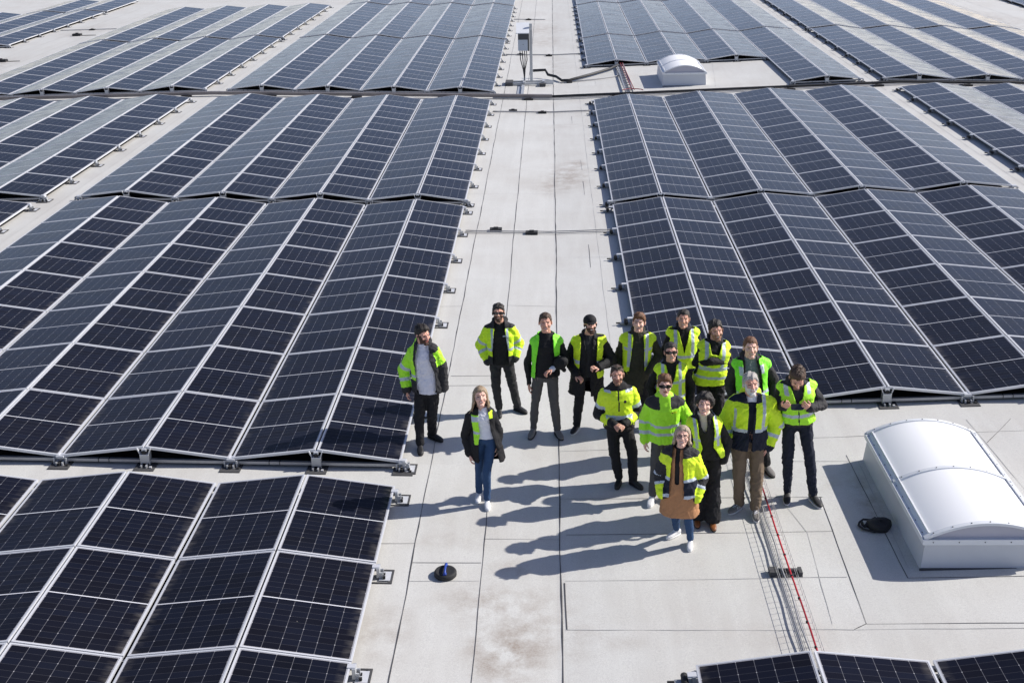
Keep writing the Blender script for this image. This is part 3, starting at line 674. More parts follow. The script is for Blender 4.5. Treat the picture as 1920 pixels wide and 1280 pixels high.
def folds(co, nm, amp, seed, scale=1.0, bias=0.0):
    r = np.random.RandomState(seed); d = np.zeros(len(co)); p = co*scale
    for k in range(16):
        q = r.randn(3)*V(1, .6, .75); q = q/np.linalg.norm(q)*r.uniform(14, 40); w1, w2 = r.randn(3)*5, r.randn(3)*7
        ph = p@q+1.6*np.sin(p@w1+r.rand()*6.28)+.5*np.sin(p@w2*2.2+r.rand()*6.28)+r.rand()*6.28
        m = np.clip(np.sin(p@(r.randn(3)*6)+r.rand()*6.28)*1.6, 0, 1); s_ = np.sin(ph)
        d += m*(np.exp(-(s_/.28)**2)*r.choice([-1, 1, 1])*1.1+.35*s_)
    return co+nm*((np.clip(d, -2.2, 2.2)/2.2+bias)*amp)[:, None]

def hand_shape(wr, d, n, side, curl=.5, sc=1.0, thumb_up=1):
    """wr wrist, d direction of fingers, n palm normal (the way the palm faces), side +1/-1 where the thumb leaves"""
    S = Soup(); d = nrm(d); n = nrm(n-d*np.dot(n, d)); s_ = np.cross(d, n)*side
    S.loft([(wr+d*t*sc, s_*rx*sc, n*ry*sc) for t, rx, ry in ((-.05, .027, .021), (0, .027, .019), (.03, .036, .017), (.07, .042, .015), (.092, .040, .012))], 12, 2.6)
    for i, (off, L) in enumerate(((.030, .072), (.011, .080), (-.010, .075), (-.030, .058))):
        a = wr+(d*.088+s_*off)*sc; ang = curl*.55; dd = d
        for j, q in enumerate((.45, .32, .23)):
            dd = nrm(d*math.cos(ang)+n*math.sin(ang)+s_*off*.9*(1-curl)); b = a+dd*L*q*sc; r = (.0088, .0080, .0070, .0062)
            S.cap(a, b, r[j]*sc, r[j+1]*sc, 8); a = b; ang += curl*(1.0+.12*i)
    a = wr+(d*.022+s_*.030)*sc; b = a+(d*.032+s_*.024+n*.012)*sc; c = b+(d*.034+s_*.004+n*.016*(.5+curl))*sc
    S.cap(a, b, .0125*sc, .0105*sc, 8); S.cap(b, c, .0105*sc, .008*sc, 8)
    co, fv, _ = S.fuse(.0042, 1); return co, fv

def person(key, J, label, spec):
    """J: joints in metres.  Everything is built in world coordinates around the standing point."""
    J = {k: np.array(v, float) for k, v in J.items() if k not in ('tl', 'tr')} | {'tl': J['tl'], 'tr': J['tr']}
    g0 = (J['al']+J['ar'])/2; base = V(g0[0], g0[1], rz(g0[0]))
    for k in J:
        if k not in ('tl', 'tr'): J[k] = J[k]-base
    H = (J['hd'][2]+.125); sc = H/1.80*spec.get('bulk', 1.0); hs = spec.get('hs', 1.0)*(.5*H/1.8+.5)*1.10
    seed = abs(hash(key)) % 1000 if False else sum(map(ord, key))*7 % 997
    root = empty("person", tuple(base)); tag(root, label, "person", "people standing on the roof")
    hp = J['hp']+V(0, 0, .12*sc)                     # the crotch was measured: lift to the hip line
    sh = J['sr']-J['sl']; xax = nrm(sh*V(1, 1, .35)); up = nrm(J['nk']-hp); fw = nrm(np.cross(xax, up))   # fw points to the front (-y)
    if fw[1] > 0 and not spec.get('back'): fw = -fw
    xax = nrm(np.cross(up, fw)); xax = xax if np.dot(xax, sh) > 0 else -xax
    shw = np.linalg.norm(sh)*.5; nkb = (J['sl']+J['sr'])/2*.35+J['nk']*.65
    Lt = np.linalg.norm(J['nk']-hp); rs = sc*spec.get('fat', 1.0)
    fem = spec.get('fem', 0)
    # hip direction
    hx = nrm((J['ar']-J['al'])*V(1, .4, 0)*.3+xax*V(1, 1, 0)); hfw = nrm(np.cross(hx, V(0, 0, 1)));  hfw = hfw if np.dot(hfw, fw) > 0 else -hfw
    def ring(t, rx, ry, o=0., oz=0.):
        c = hp+up*Lt*t+V(0, 0, 0); k = min(max(t/.5, 0), 1); x = nrm(hx*(1-k)+xax*k); f = nrm(hfw*(1-k)+fw*k)
        return (c-f*.012+f*oz, x*(rx*rs+o), f*(ry*rs+o))
    W = dict(hip=.172 if not fem else .175, waist=.152 if not fem else .130, chest=.172 if not fem else .150)
    def torso(S, o, tlow=-.18, flare=0., shoulders=True, top=1.0):
        rr = []
        if tlow < -.2: rr.append(ring(tlow, W['hip']+flare, .125+flare*.7, o))
        rr += [ring(max(tlow, -.18) if tlow < -.05 else tlow, W['hip']*(1 if tlow >= -.2 else 1)+flare*.35, .120+flare*.3, o), ring(.02, W['hip'], .122, o), ring(.26, W['waist'], .112, o), ring(.5, (W['waist']+W['chest'])/2, .120, o), ring(.7, W['chest'], .128, o, .008), ring(.82, shw/rs*.84, .112, o), ring(.91, shw/rs*.58, .088, o*.8)]
        if top >= 1: rr.append(ring(1.01, .085, .065, o*.8)); rr.append(ring(1.05, .066, .060, o*.6))
        S.loft(rr, 28, 2.25)
        if shoulders:
            for j in ('sl', 'sr'):
                c = J[j]-V(0, 0, .045*sc); c = c+(nkb-c)*.16; S.cap(c, nkb+up*.005, .052*rs+o*.75, .056*rs+o*.5)
    arms = {}
    for L_, s, e, w_ in (('l', 'sl', 'el', 'wl'), ('r', 'sr', 'er', 'wr')):
        a = J[s]-V(0, 0, .045*sc); a = a+(nkb-a)*.13; arms[L_] = (a, J[e], J[w_])
    def sleeves(S, o, o2=None, upto=2.0, which='lr'):
        o2 = o if o2 is None else o2
        for L_ in which:
            a, b, c = arms[L_]; S.cap(a, b, .053*rs+o*.85, .044*rs+o)
            if upto > 1: S.cap(b, b+(c-b)*min(1, upto-1)*.97, .045*rs+o, .030*rs+o2)
    def attrs(co, fv):
        c = co[fv].mean(1); rel = c-hp; t = rel@up/Lt; u = (rel@xax)/sc; f = rel@fw
        best = np.full(len(c), 9.); limb = np.zeros(len(c), int); s = np.zeros(len(c))
        dt = np.abs(u*sc)-shw*.82
        for i, L_ in ((1, 'l'), (2, 'r')):
            a, b, w_ = arms[L_]
            for k, (p, q) in enumerate(((a, b), (b, w_))):
                d = q-p; tt = np.clip(((c-p)@d)/(d@d), 0, 1.15); dist = np.linalg.norm(c-p-tt[:, None]*d, axis=1); m_ = dist < best
                best[m_] = dist[m_]; limb[m_] = i; s[m_] = (tt+k)[m_]
        # torso unless close to an arm bone and outside the chest
        tor = np.linalg.norm(c-(hp+up*Lt*np.clip(t, 0, 1)[:, None]), axis=1)
        halfw = np.interp(t, [-.4, 0, .3, .7, .84, .95], [W['hip'], W['hip'], W['waist'], W['chest'], shw/rs*.84, shw/rs*.7])*rs+.022
        fwd_out = f > .165*rs
        is_arm = (best < .085*rs+.03) & ((np.abs(u*sc) > halfw) | ((s > .75) & fwd_out)) & (s > .06)
        limb[~is_arm] = 0
        return dict(t=t, u=u, f=f, limb=limb, s=s, z=c[:, 2], c=c, w=tor)
    def paint(A, rules, mats):
        mi = np.zeros(len(A['t']), int)
        for cond, mk in rules:
            if mk not in mats: mats.append(mk)
            mi[cond(A)] = mats.index(mk)
        return mi
    def garment(name, S, vox, base_m, rules=(), cut=None, amp=.006, solid=0., parent=root, fs=1.0, lab=None, smooth=2, bias=0.0):
        co, fv, nm = S.fuse(vox, smooth); co = folds(co, nm, amp*sc, seed+len(name), fs, bias)
        A = attrs(co, fv); mats = [base_m]; mi = paint(A, rules, mats); keep = ~cut(A) if cut else None
        me = to_mesh(name, co, fv, [cm(k) for k in mats], mi, keep, solid); o = mkobj(name, me, parent)
        if lab: o['label'] = lab
        return o
    # ---------------- legs
    hips = {'l': hp-hx*.088*rs-up*.02, 'r': hp+hx*.088*rs-up*.02}
    if hx[0] < 0: hips = {'l': hips['r'], 'r': hips['l']}
    knees = {}
    for L_, kn, an in (('l', 'kl', 'al'), ('r', 'kr', 'ar')):
        h, a = hips[L_], J[an]; k = J[kn].copy(); mid = h+(a-h)*.49; k = mid+(k-mid)*.55; k[2] = mid[2]; knees[L_] = k+hfw*.015
    tr = spec.get('trousers', ('black', .018)); lo = tr[1]; S = Soup()
    torso(S, .012, tlow=-.1, shoulders=False, top=0) if False else S.loft([ring(-.20, .125, .100, .01), ring(-.1, .165, .118, .006), ring(.0, W['hip'], .118, .0), ring(.10, W['waist'], .110, .0)], 24, 2.3)
    for L_, an in (('l', 'al'), ('r', 'ar')):
        h, k, a = hips[L_], knees[L_], J[an]; wide = tr[2] if len(tr) > 2 else 0
        S.cap(h, k, .088*rs+lo*.5, .060*rs+lo); S.cap(k, a+(k-a)*.04, .061*rs+lo, .046*rs+lo*.9+wide)
        S.cap(k+(a-k)*.12, k+(a-k)*.5, .058*rs+lo, .054*rs+lo*.95+wide*.6)
    amp = .010 if tr[0] not in ('jeans',) else .006
    rules = spec.get('trouser_rules', ())
    zc = min(J['al'][2], J['ar'][2])-.085
    garment("trousers", S, .0105, tr[0], rules, lambda A: A['z'] < .055, amp*1.0, fs=1.1, bias=-.7)
    # ---------------- shoes
    shk = spec.get('shoes', 'shoe_b'); sole = spec.get('sole', 'sole_b')
    for L_, an, tn in (('l', 'al', 'tl'), ('r', 'ar', 'tr')):
        a = J[an]; gz = rz(a[0]+base[0])-base[2]; d = nrm(V(J[tn][0], J[tn][1], 0)); s_ = V(-d[1], d[0], 0); z = V(0, 0, 1); q = .98*sc if not fem else .90*sc
        heel = V(a[0], a[1], gz)-d*.075*q; S = Soup(); S2 = Soup()
        prof = ((.0, .030, .045, .05), (.03, .036, .055, .06), (.08, .036, .060, .062), (.13, .040, .045, .050), (.18, .046, .034, .040), (.225, .044, .028, .033), (.262, .032, .022, .026), (.280, .014, .014, .018))
        S.loft([(heel+d*x*q+z*(zz*q*.9+.012), s_*rx*q, z*hz*q*.80) for x, rx, hz, zz in prof], 16, 2.5)
        S.cap(V(a[0], a[1], gz+.07), V(a[0], a[1], gz+.10), .043*q, .045*q)
        co, fv, nm = S.fuse(.007, 1); co[:, 2] = np.maximum(co[:, 2], gz+.014); mats = [shk]; mi = np.zeros(len(fv), int); c = co[fv].mean(1)
        al_ = ((c-heel)@d)/q
        if spec.get('laces'): mats.append(spec['laces']); mi[(al_ > .10) & (al_ < .19) & (np.abs((c-heel)@s_) < .02) & (np.sin(al_*240) > .1) & (c[:, 2] > gz+.05)] = 1
        if spec.get('stripe'): mats.append(spec['stripe']); mi[(al_ > .08) & (al_ < .17) & (np.sin(al_*190+c[:, 2]*60) > .3) & (c[:, 2] > gz+.03) & (c[:, 2] < gz+.075)] = len(mats)-1
        so = mkobj("shoe", to_mesh("shoe", co, fv, [cm(k) for k in mats], mi), root)
        S2.loft([(heel+d*.135*q+z*h_, d*.147*q, s_*.046*q) for h_ in (.001, .022)], 28, 2.6)
        mkobj("sole", MBsole(S2, cm(sole)), so)
    # ---------------- body: head, neck, hidden torso and limbs, hands
    hd = J['hd']; yaw, pitch, roll = spec.get('head', (0, 15, 0)); yaw, pitch, roll = R(yaw), R(pitch), R(roll)
    # head frame: F forward, X to the viewer's right when facing the camera
    F = V(math.sin(yaw)*math.cos(pitch), -math.cos(yaw)*math.cos(pitch), math.sin(pitch)); X = nrm(np.cross(V(0, 0, 1), F)); X = nrm(X+V(0, 0, math.tan(roll))); Z = nrm(np.cross(F, X)); X = nrm(np.cross(Z, F)); 
    def hpnt(x, y, z): return hd+(X*x+F*y+Z*z)*hs
    S = Soup(); E = lambda c, r: S.ell(hpnt(*c), X*r[0]*hs, F*r[1]*hs, Z*r[2]*hs)
    fj = .93 if fem else 1.0
    E((0, -.018, .028), (.077, .094, .088)); E((0, .022, -.02), (.066*fj, .072, .075)); E((0, .030, -.062), (.054*fj, .060, .050)); S.cap(hpnt(-.012, .078, -.098), hpnt(.012, .078, -.098), .020*hs*fj, .020*hs*fj)
    S.cap(hpnt(0, .090, .012), hpnt(0, .108, -.026), .008*hs, .0135*hs); S.cap(hpnt(-.012, .094, -.032), hpnt(.012, .094, -.032), .009*hs, .009*hs)
    for q in (-1, 1):
        E((q*.038, .058, -.028), (.027, .028, .026)); S.cap(hpnt(q*.012, .084, .026), hpnt(q*.044, .070, .024), .0095*hs, .0085*hs)
        S.ell(hpnt(q*.078, -.004, -.004), X*.009*hs, F*.018*hs, Z*.031*hs)
    S.cap(hpnt(-.018, .086, -.054), hpnt(.018, .086, -.054), .0095*hs, .0095*hs); S.cap(hpnt(-.013, .087, -.064), hpnt(.013, .087, -.064), .0085*hs, .0085*hs)
    S.cap(hpnt(0, -.018, -.04), J['nk']-fw*.01+up*.0, (.052 if not fem else .044)*hs, (.060 if not fem else .050)*hs); S.cap(J['nk']-fw*.01, nkb-up*.06, .06*hs, .07*hs)
    co, fv, nm = S.fuse(.0042, 1); c = co[fv].mean(1)-hd; hx_, hy_, hz_ = c@X/hs, c@F/hs, c@Z/hs
    mats = ['skin', 'eye', 'brow', 'lip', 'teeth', 'beard', 'stub']; mi = np.zeros(len(fv), int); fr = hy_ > .045
    by = spec.get('beard')
    if by:
        bm = {'full': 5, 'stub': 6, 'white': 5}[by]
        mi[(hz_ < -.030-.25*np.maximum(0, np.abs(hx_)-.05)+np.where(np.abs(hx_) > .055, .045, 0)) & (hz_ > -.135) & (hy_ > .002) & ~((np.abs(hx_) < .020) & (hz_ > -.040)) & (hy_ > -.2*hz_-.02)] = bm
    smile = spec.get('smile', 1)
    mi[fr & (np.abs(hx_) < .024) & (np.abs(hz_+.0585-4*hx_**2) < .0085)] = 3
    if smile: mi[fr & (np.abs(hx_) < .017) & (np.abs(hz_+.0585-5*hx_**2) < .0036)] = 4
    for q in (-1, 1):
        mi[fr & (np.abs(hx_-q*.030) < .0125) & (np.abs(hz_-.005) < .0045)] = 1
        mi[fr & (np.abs(hx_-q*.030) < .018) & (np.abs(hz_-.0265+.12*np.abs(np.abs(hx_)-.027)) < .0026)] = 2
    parts = [(co, fv)]; mis = [mi]
    S = Soup(); torso(S, -.022, tlow=-.1); sleeves(S, -.006)
    for L_, an in (('l', 'al'), ('r', 'ar')):
        S.cap(hips[L_], knees[L_], .078*rs, .054*rs); S.cap(knees[L_], J[an]+V(0, 0, .015), .052*rs, .036*rs)
    co2, fv2, _ = S.fuse(.013, 1); A2 = attrs(co2, fv2); parts.append((co2, fv2)); m2 = np.zeros(len(fv2), int); mis.append(m2)
    for L_ in 'lr':
        a, b, c_ = arms[L_]; hspec = spec.get('hand_'+L_, {})
        if hspec is None: continue
        fd = nrm(c_-b); d = nrm(fd+V(*hspec.get('d', (0, 0, 0)))); n = V(*hspec.get('n', (1 if L_ == 'l' else -1, .2, 0)))
        ch, fh = hand_shape(c_+d*.0, d, n, hspec.get('side', 1 if L_ == 'l' else -1), hspec.get('curl', .45), (1.0 if not fem else .9)*spec.get('hscale', 1))
        parts.append((ch, fh)); mis.append(np.zeros(len(fh), int))
    co, fv = merge(parts); mi = np.concatenate(mis); mm = [skin(spec.get('tone', 'a'))]+[cm(k) for k in mats[1:5]]+[cm('beardw' if by == 'white' else 'beard' if spec.get('hairc', '').startswith('hair_d') or by == 'full' else 'stub'), cm('stub')]
    body = mkobj("body", to_mesh("body", co, fv, mm, mi), root)
    # ---------------- hair
    hc = spec.get('hairc', 'hair_d'); st = spec.get('hair', 'short')
    if st != 'cap':
        n1, n2 = 56, 40; vs = []; r_ = np.random.RandomState(seed)
        ph = r_.rand(12)*6.28; top = {'short': 1.0, 'quiff': 1.0, 'crop': .55, 'curly': 1.4, 'long': 1.15, 'thin': .35}[st]
        hl = spec.get('hairline', .060)
        for i in range(n2+1):
            th = math.pi*i/n2
            for k in range(n1):
                a = 2*math.pi*k/n1; x, y, z = math.sin(th)*math.cos(a), math.sin(th)*math.sin(a), math.cos(th)
                px, py, pz = x*.078, y*.096-.018, z*.091+.027
                # hairline height as a function of where round the head we are (y>0 front)
                yy = py; line = np.interp(yy, [-.12, -.06, -.02, .01, .04, .055, .09], [-.075, -.055, -.030, -.012, hl-.03, hl, hl+.004])+.005*math.sin(px*140+ph[8])+.003*math.sin(px*260+ph[9]); k_ = 1/(1+math.exp(-(pz-line)/.006))
                lump = .5*math.sin(x*9+ph[0]+y*5)+.4*math.sin(y*13+z*9+ph[1])+.35*math.sin(x*21+z*13+ph[2])*math.sin(y*19+ph[3])+.3*math.sin(x*37+y*31+ph[4])*math.sin(z*33+ph[5])
                th_ = (.013+.008*lump)*top
                if st == 'long': th_ = .010+.002*lump
                if st == 'quiff' and y > .1 and z > .3: th_ += .020*z*min(1, y*2)
                if st == 'curly': th_ += .007*math.sin(x*26+ph[6])*math.sin(y*26+ph[7])*math.sin(z*26)+.004
                if st == 'thin' and z > .6: th_ *= .3
                if z < .55 and y < .6 and st in ('short', 'quiff', 'crop', 'thin'): th_ *= .35+.2*max(0, z)
                f_ = (-.012)*(1-k_)+th_*k_
                q = V(px, py, pz)+nrm(V(x, y, z))*f_
                vs.append(hpnt(*q))
        fs = [(i*n1+k, (i+1)*n1+k, (i+1)*n1+(k+1) % n1, i*n1+(k+1) % n1) for i in range(n2) for k in range(n1)]
        # loose tufts that break up the outline
        tv, tf = [], []
        ntuft = {'short': 150, 'quiff': 190, 'crop': 110, 'curly': 240, 'long': 90, 'thin': 50}[st]; tl2 = {'short': .020, 'quiff': .026, 'crop': .010, 'curly': .020, 'long': .045, 'thin': .008}[st]
        for _ in range(ntuft):
            z = r_.uniform(-.25, 1); a = r_.uniform(0, 6.283); q_ = math.sqrt(max(0, 1-z*z)); x, y = q_*math.cos(a), q_*math.sin(a)
            px, py, pz = x*.080, y*.099-.018, z*.094+.027
            ln = np.interp(py, [-.12, -.06, -.02, .01, .04, .055, .09], [-.075, -.055, -.030, -.012, hl-.03, hl, hl+.004])
            if pz < ln+.004: continue
            side = 1-.6*(z < .5)
            dr = nrm(V(x*.8+r_.randn()*.5, y*.6-.35+r_.randn()*.5, z*.9+r_.randn()*.35)) if st != 'long' else nrm(V(x*1.0+r_.randn()*.25, -.3+r_.randn()*.3, -1.2))
            if st == 'quiff' and y > .2: dr = nrm(V(x*.3+r_.randn()*.3, .25+r_.randn()*.3, 1.0))
            L_ = tl2*side*r_.uniform(.5, 1.2); w_ = .006 if st != 'long' else .004; p_ = V(px, py, pz); s1 = nrm(np.cross(dr, V(.3, .5, .8))); s2 = np.cross(dr, s1); b0 = len(tv)
            for (t_, ww) in ((-.3, 1), (.5, .8), (1, .15)):
                for k in range(3):
                    an_ = 2.094*k; tv.append(hpnt(*(p_+dr*L_*t_+(s1*math.cos(an_)+s2*math.sin(an_))*w_*ww)))
            for j in range(2):
                for k in range(3): tf.append((b0+3*j+k, b0+3*j+(k+1) % 3, b0+3*j+3+(k+1) % 3, b0+3*j+3+k))
        tv = np.array(tv).reshape(-1, 3); tf = np.array(tf, int).reshape(-1, 4)
        if st == 'long':
            S = Soup(); S.put(vs, fs); Lh = spec.get('hairlen', .17)
            for q in (-1, 1):
                for (bx, byy, l) in ((.074, .012, .75), (.080, -.010, .95), (.080, -.030, 1.05), (.074, -.050, 1.1), (.062, -.072, 1.1), (.042, -.090, 1.1), (.018, -.098, 1.1)):
                    wv = spec.get('wind', 0); l = l*(1+.15*r_.randn()); p0 = hpnt(q*bx, byy, .03); p1 = hpnt(q*(bx+.006), byy-.006, -.05); p2 = p1+V(q*.010+wv*.4+.008*r_.randn(), .004, -Lh*l*.5); p3 = p2+V(wv+.012*r_.randn(), .0, -Lh*.42*l)
                    S.cap(p0, p1, .012, .014, 8); S.cap(p1, p2, .014, .013, 8); S.cap(p2, p3, .013, .004, 8)
            co, fv, nm = S.fuse(.005, 1); co = folds(co, nm, .002, seed, 2.6); co, fv = merge([(co, fv), (tv, tf)]); me = to_mesh("hair", co, fv, [cm(hc)], np.zeros(len(fv), int))
        else:
            co, fv = merge([(np.array(vs), np.array(fs)), (tv, tf)]); me = to_mesh("hair", co, fv, [cm(hc)], np.zeros(len(fv), int))
        mkobj("hair", me, root)
    else:
        S = Soup(); S.ell(hpnt(0, -.014, .045), X*.086*hs, F*.104*hs, Z*.082*hs); co, fv, nm = S.fuse(.006, 1); cc = (co[fv].mean(1)-hd)@Z/hs
        mkobj("cap", to_mesh("cap", co, fv, [cm('black')], np.zeros(len(fv), int), cc > .022, .004), root)
        b = MB().mat(cm('black')); n = 14; vs = []
        for i in range(n+1):
            a = math.pi*(i/n); x = .074*math.cos(a)
            for (e, dz) in ((0, 0), (1, 0), (1, -.006), (0, -.006)):
                yy = .070+(.072*math.sin(a)+.004)*e-.05*abs(math.cos(a))**3; vs.append(hpnt(x, yy, .040+dz-.018*e*math.sin(a)))
        b.add(vs, [(4*i+k, 4*i+4+k, 4*i+4+(k+1) % 4, 4*i+(k+1) % 4) for i in range(n) for k in range(4)], True); b.build("cap_visor", root)
        S = Soup(); S.loft([(hpnt(0, -.02, -.01), X*.075*hs, F*.082*hs), (hpnt(0, -.02, .03), X*.079*hs, F*.09*hs)], 20)
        co, fv, nm = S.fuse(.006, 1); c3 = (co[fv].mean(1)-hd)@F/hs; mkobj("hair", to_mesh("hair", co, fv, [cm(hc)], np.zeros(len(fv), int), c3 < .02), root)
    def shades(zc_, yo=.0, lens='glass', up_=False):
        b = MB().mat(cm(lens)); n = 16; vs = []
        for i in range(n+1):
            x = -.073+.146*i/n; hgt = .0175*(1-.35*(abs(x) < .012)-.25*(abs(x)/.073)**4)
            y = (.104 if not up_ else .078)-.050*(abs(x)/.073)**2.2+yo
            if up_: y = .060-.09*(abs(x)/.08)**2
            for dy, dz in ((0, 1), (.005, 1), (.005, -1), (0, -1)): vs.append(hpnt(x, y+dy, zc_+dz*hgt))
        b.add(vs, [(4*i+k, 4*i+4+k, 4*i+4+(k+1) % 4, 4*i+(k+1) % 4) for i in range(n) for k in range(4)], False)
        for q in (-1, 1): b.tube([tuple(hpnt(q*.073, (.054 if not up_ else -.03)+yo, zc_+.004)), tuple(hpnt(q*.083, .0+yo if not up_ else -.07, zc_))], .003, 5)
        b.build("sunglasses", root)
    if spec.get('shades'): shades(.004)
    if spec.get('shades_up'): shades(.088, lens='glass', up_=True)
    if spec.get('specs'):
        b = MB().mat(cm('glass'))
        for q in (-1, 1): b.tube([tuple(hpnt(q*.031+.021*math.cos(a), .100-.006*abs(math.cos(a)), .003+.016*math.sin(a))) for a in [2*math.pi*i/12 for i in range(13)]], .0028, 5, cap=False); b.tube([tuple(hpnt(q*.052, .094, .006)), tuple(hpnt(q*.082, .01, .006))], .0025, 5)
        b.tube([tuple(hpnt(-.010, .106, .005)), tuple(hpnt(.010, .106, .005))], .0028, 5); b.build("spectacles", root)
    # ---------------- tops
    nw = len(spec['wear'])
    for gi, (gname, kind, o, bm, opt) in enumerate(spec['wear']):
        bias = 0 if nw == 1 else (-.9, .55)[gi] if nw == 2 else (-1.0, -.25, .7)[gi]
        S = Soup(); tl_ = opt.get('low', -.05)
        torso(S, o, tlow=tl_, flare=opt.get('flare', .0))
        if kind == 'sleeved': sleeves(S, opt.get('so', o*.9), opt.get('cuff', opt.get('so', o*.9)), opt.get('upto', 2.0))
        else: pass
        if opt.get('hood'):     # soft hood or high collar lying behind the neck
            c_ = J['nk']-fw*.075+up*.02
            S.ell(c_, xax*.115*sc, fw*.060*sc, up*.070*sc); S.cap(c_-xax*.07*sc, J['nk']-xax*.085*sc+fw*.03-up*.02, .036*sc, .028*sc); S.cap(c_+xax*.07*sc, J['nk']+xax*.085*sc+fw*.03-up*.02, .036*sc, .028*sc)
        if opt.get('collar'):
            hgt = opt['collar']; S.loft([(J['nk']-fw*.012-up*.03, xax*.095*sc, fw*.085*sc), (J['nk']-fw*.012+up*hgt, xax*.078*sc, fw*.078*sc)], 20)
        cut = opt.get('cut'); nkz = opt.get('neck', 1.0)
        def cutter(A, cut=cut, nkz=nkz, kind=kind, opt=opt):
            m_ = np.zeros(len(A['t']), bool)
            m_ |= (A['limb'] == 0) & (A['t'] > .93) & (np.linalg.norm((A['c']-J['nk']+fw*.012)-((A['c']-J['nk']+fw*.012)@up)[:, None]*up, axis=1) < opt.get('nr', .060)*sc)
            if not (opt.get('hood') or opt.get('collar')): m_ |= (A['limb'] == 0) & (A['t'] > opt.get('ntop', 1.035))
            if kind == 'vest': m_ |= (A['limb'] > 0) & (A['s'] > .10) & (A['s'] < 2) & (np.abs(A['u']*sc) > shw*1.02)
            if cut is not None: m_ |= cut(A)
            return m_
        garment(gname, S, opt.get('vox', .009), bm, opt.get('rules', ()), cutter, opt.get('amp', .008)*.85, solid=.006, fs=opt.get('fs', 1.0), bias=bias)
    if spec.get('extra'): spec['extra'](root, J, sc, hd, hpnt, base)
    return root
def MBsole(S2, mat):
    co, fv, nm = S2.fuse(.0065, 1); return to_mesh("sole", co, fv, [mat], np.zeros(len(fv), int))
def tag_phone(o, base):
    o.location = base; return tag(o, "dark phone held by the man looking down at the right", "phone")
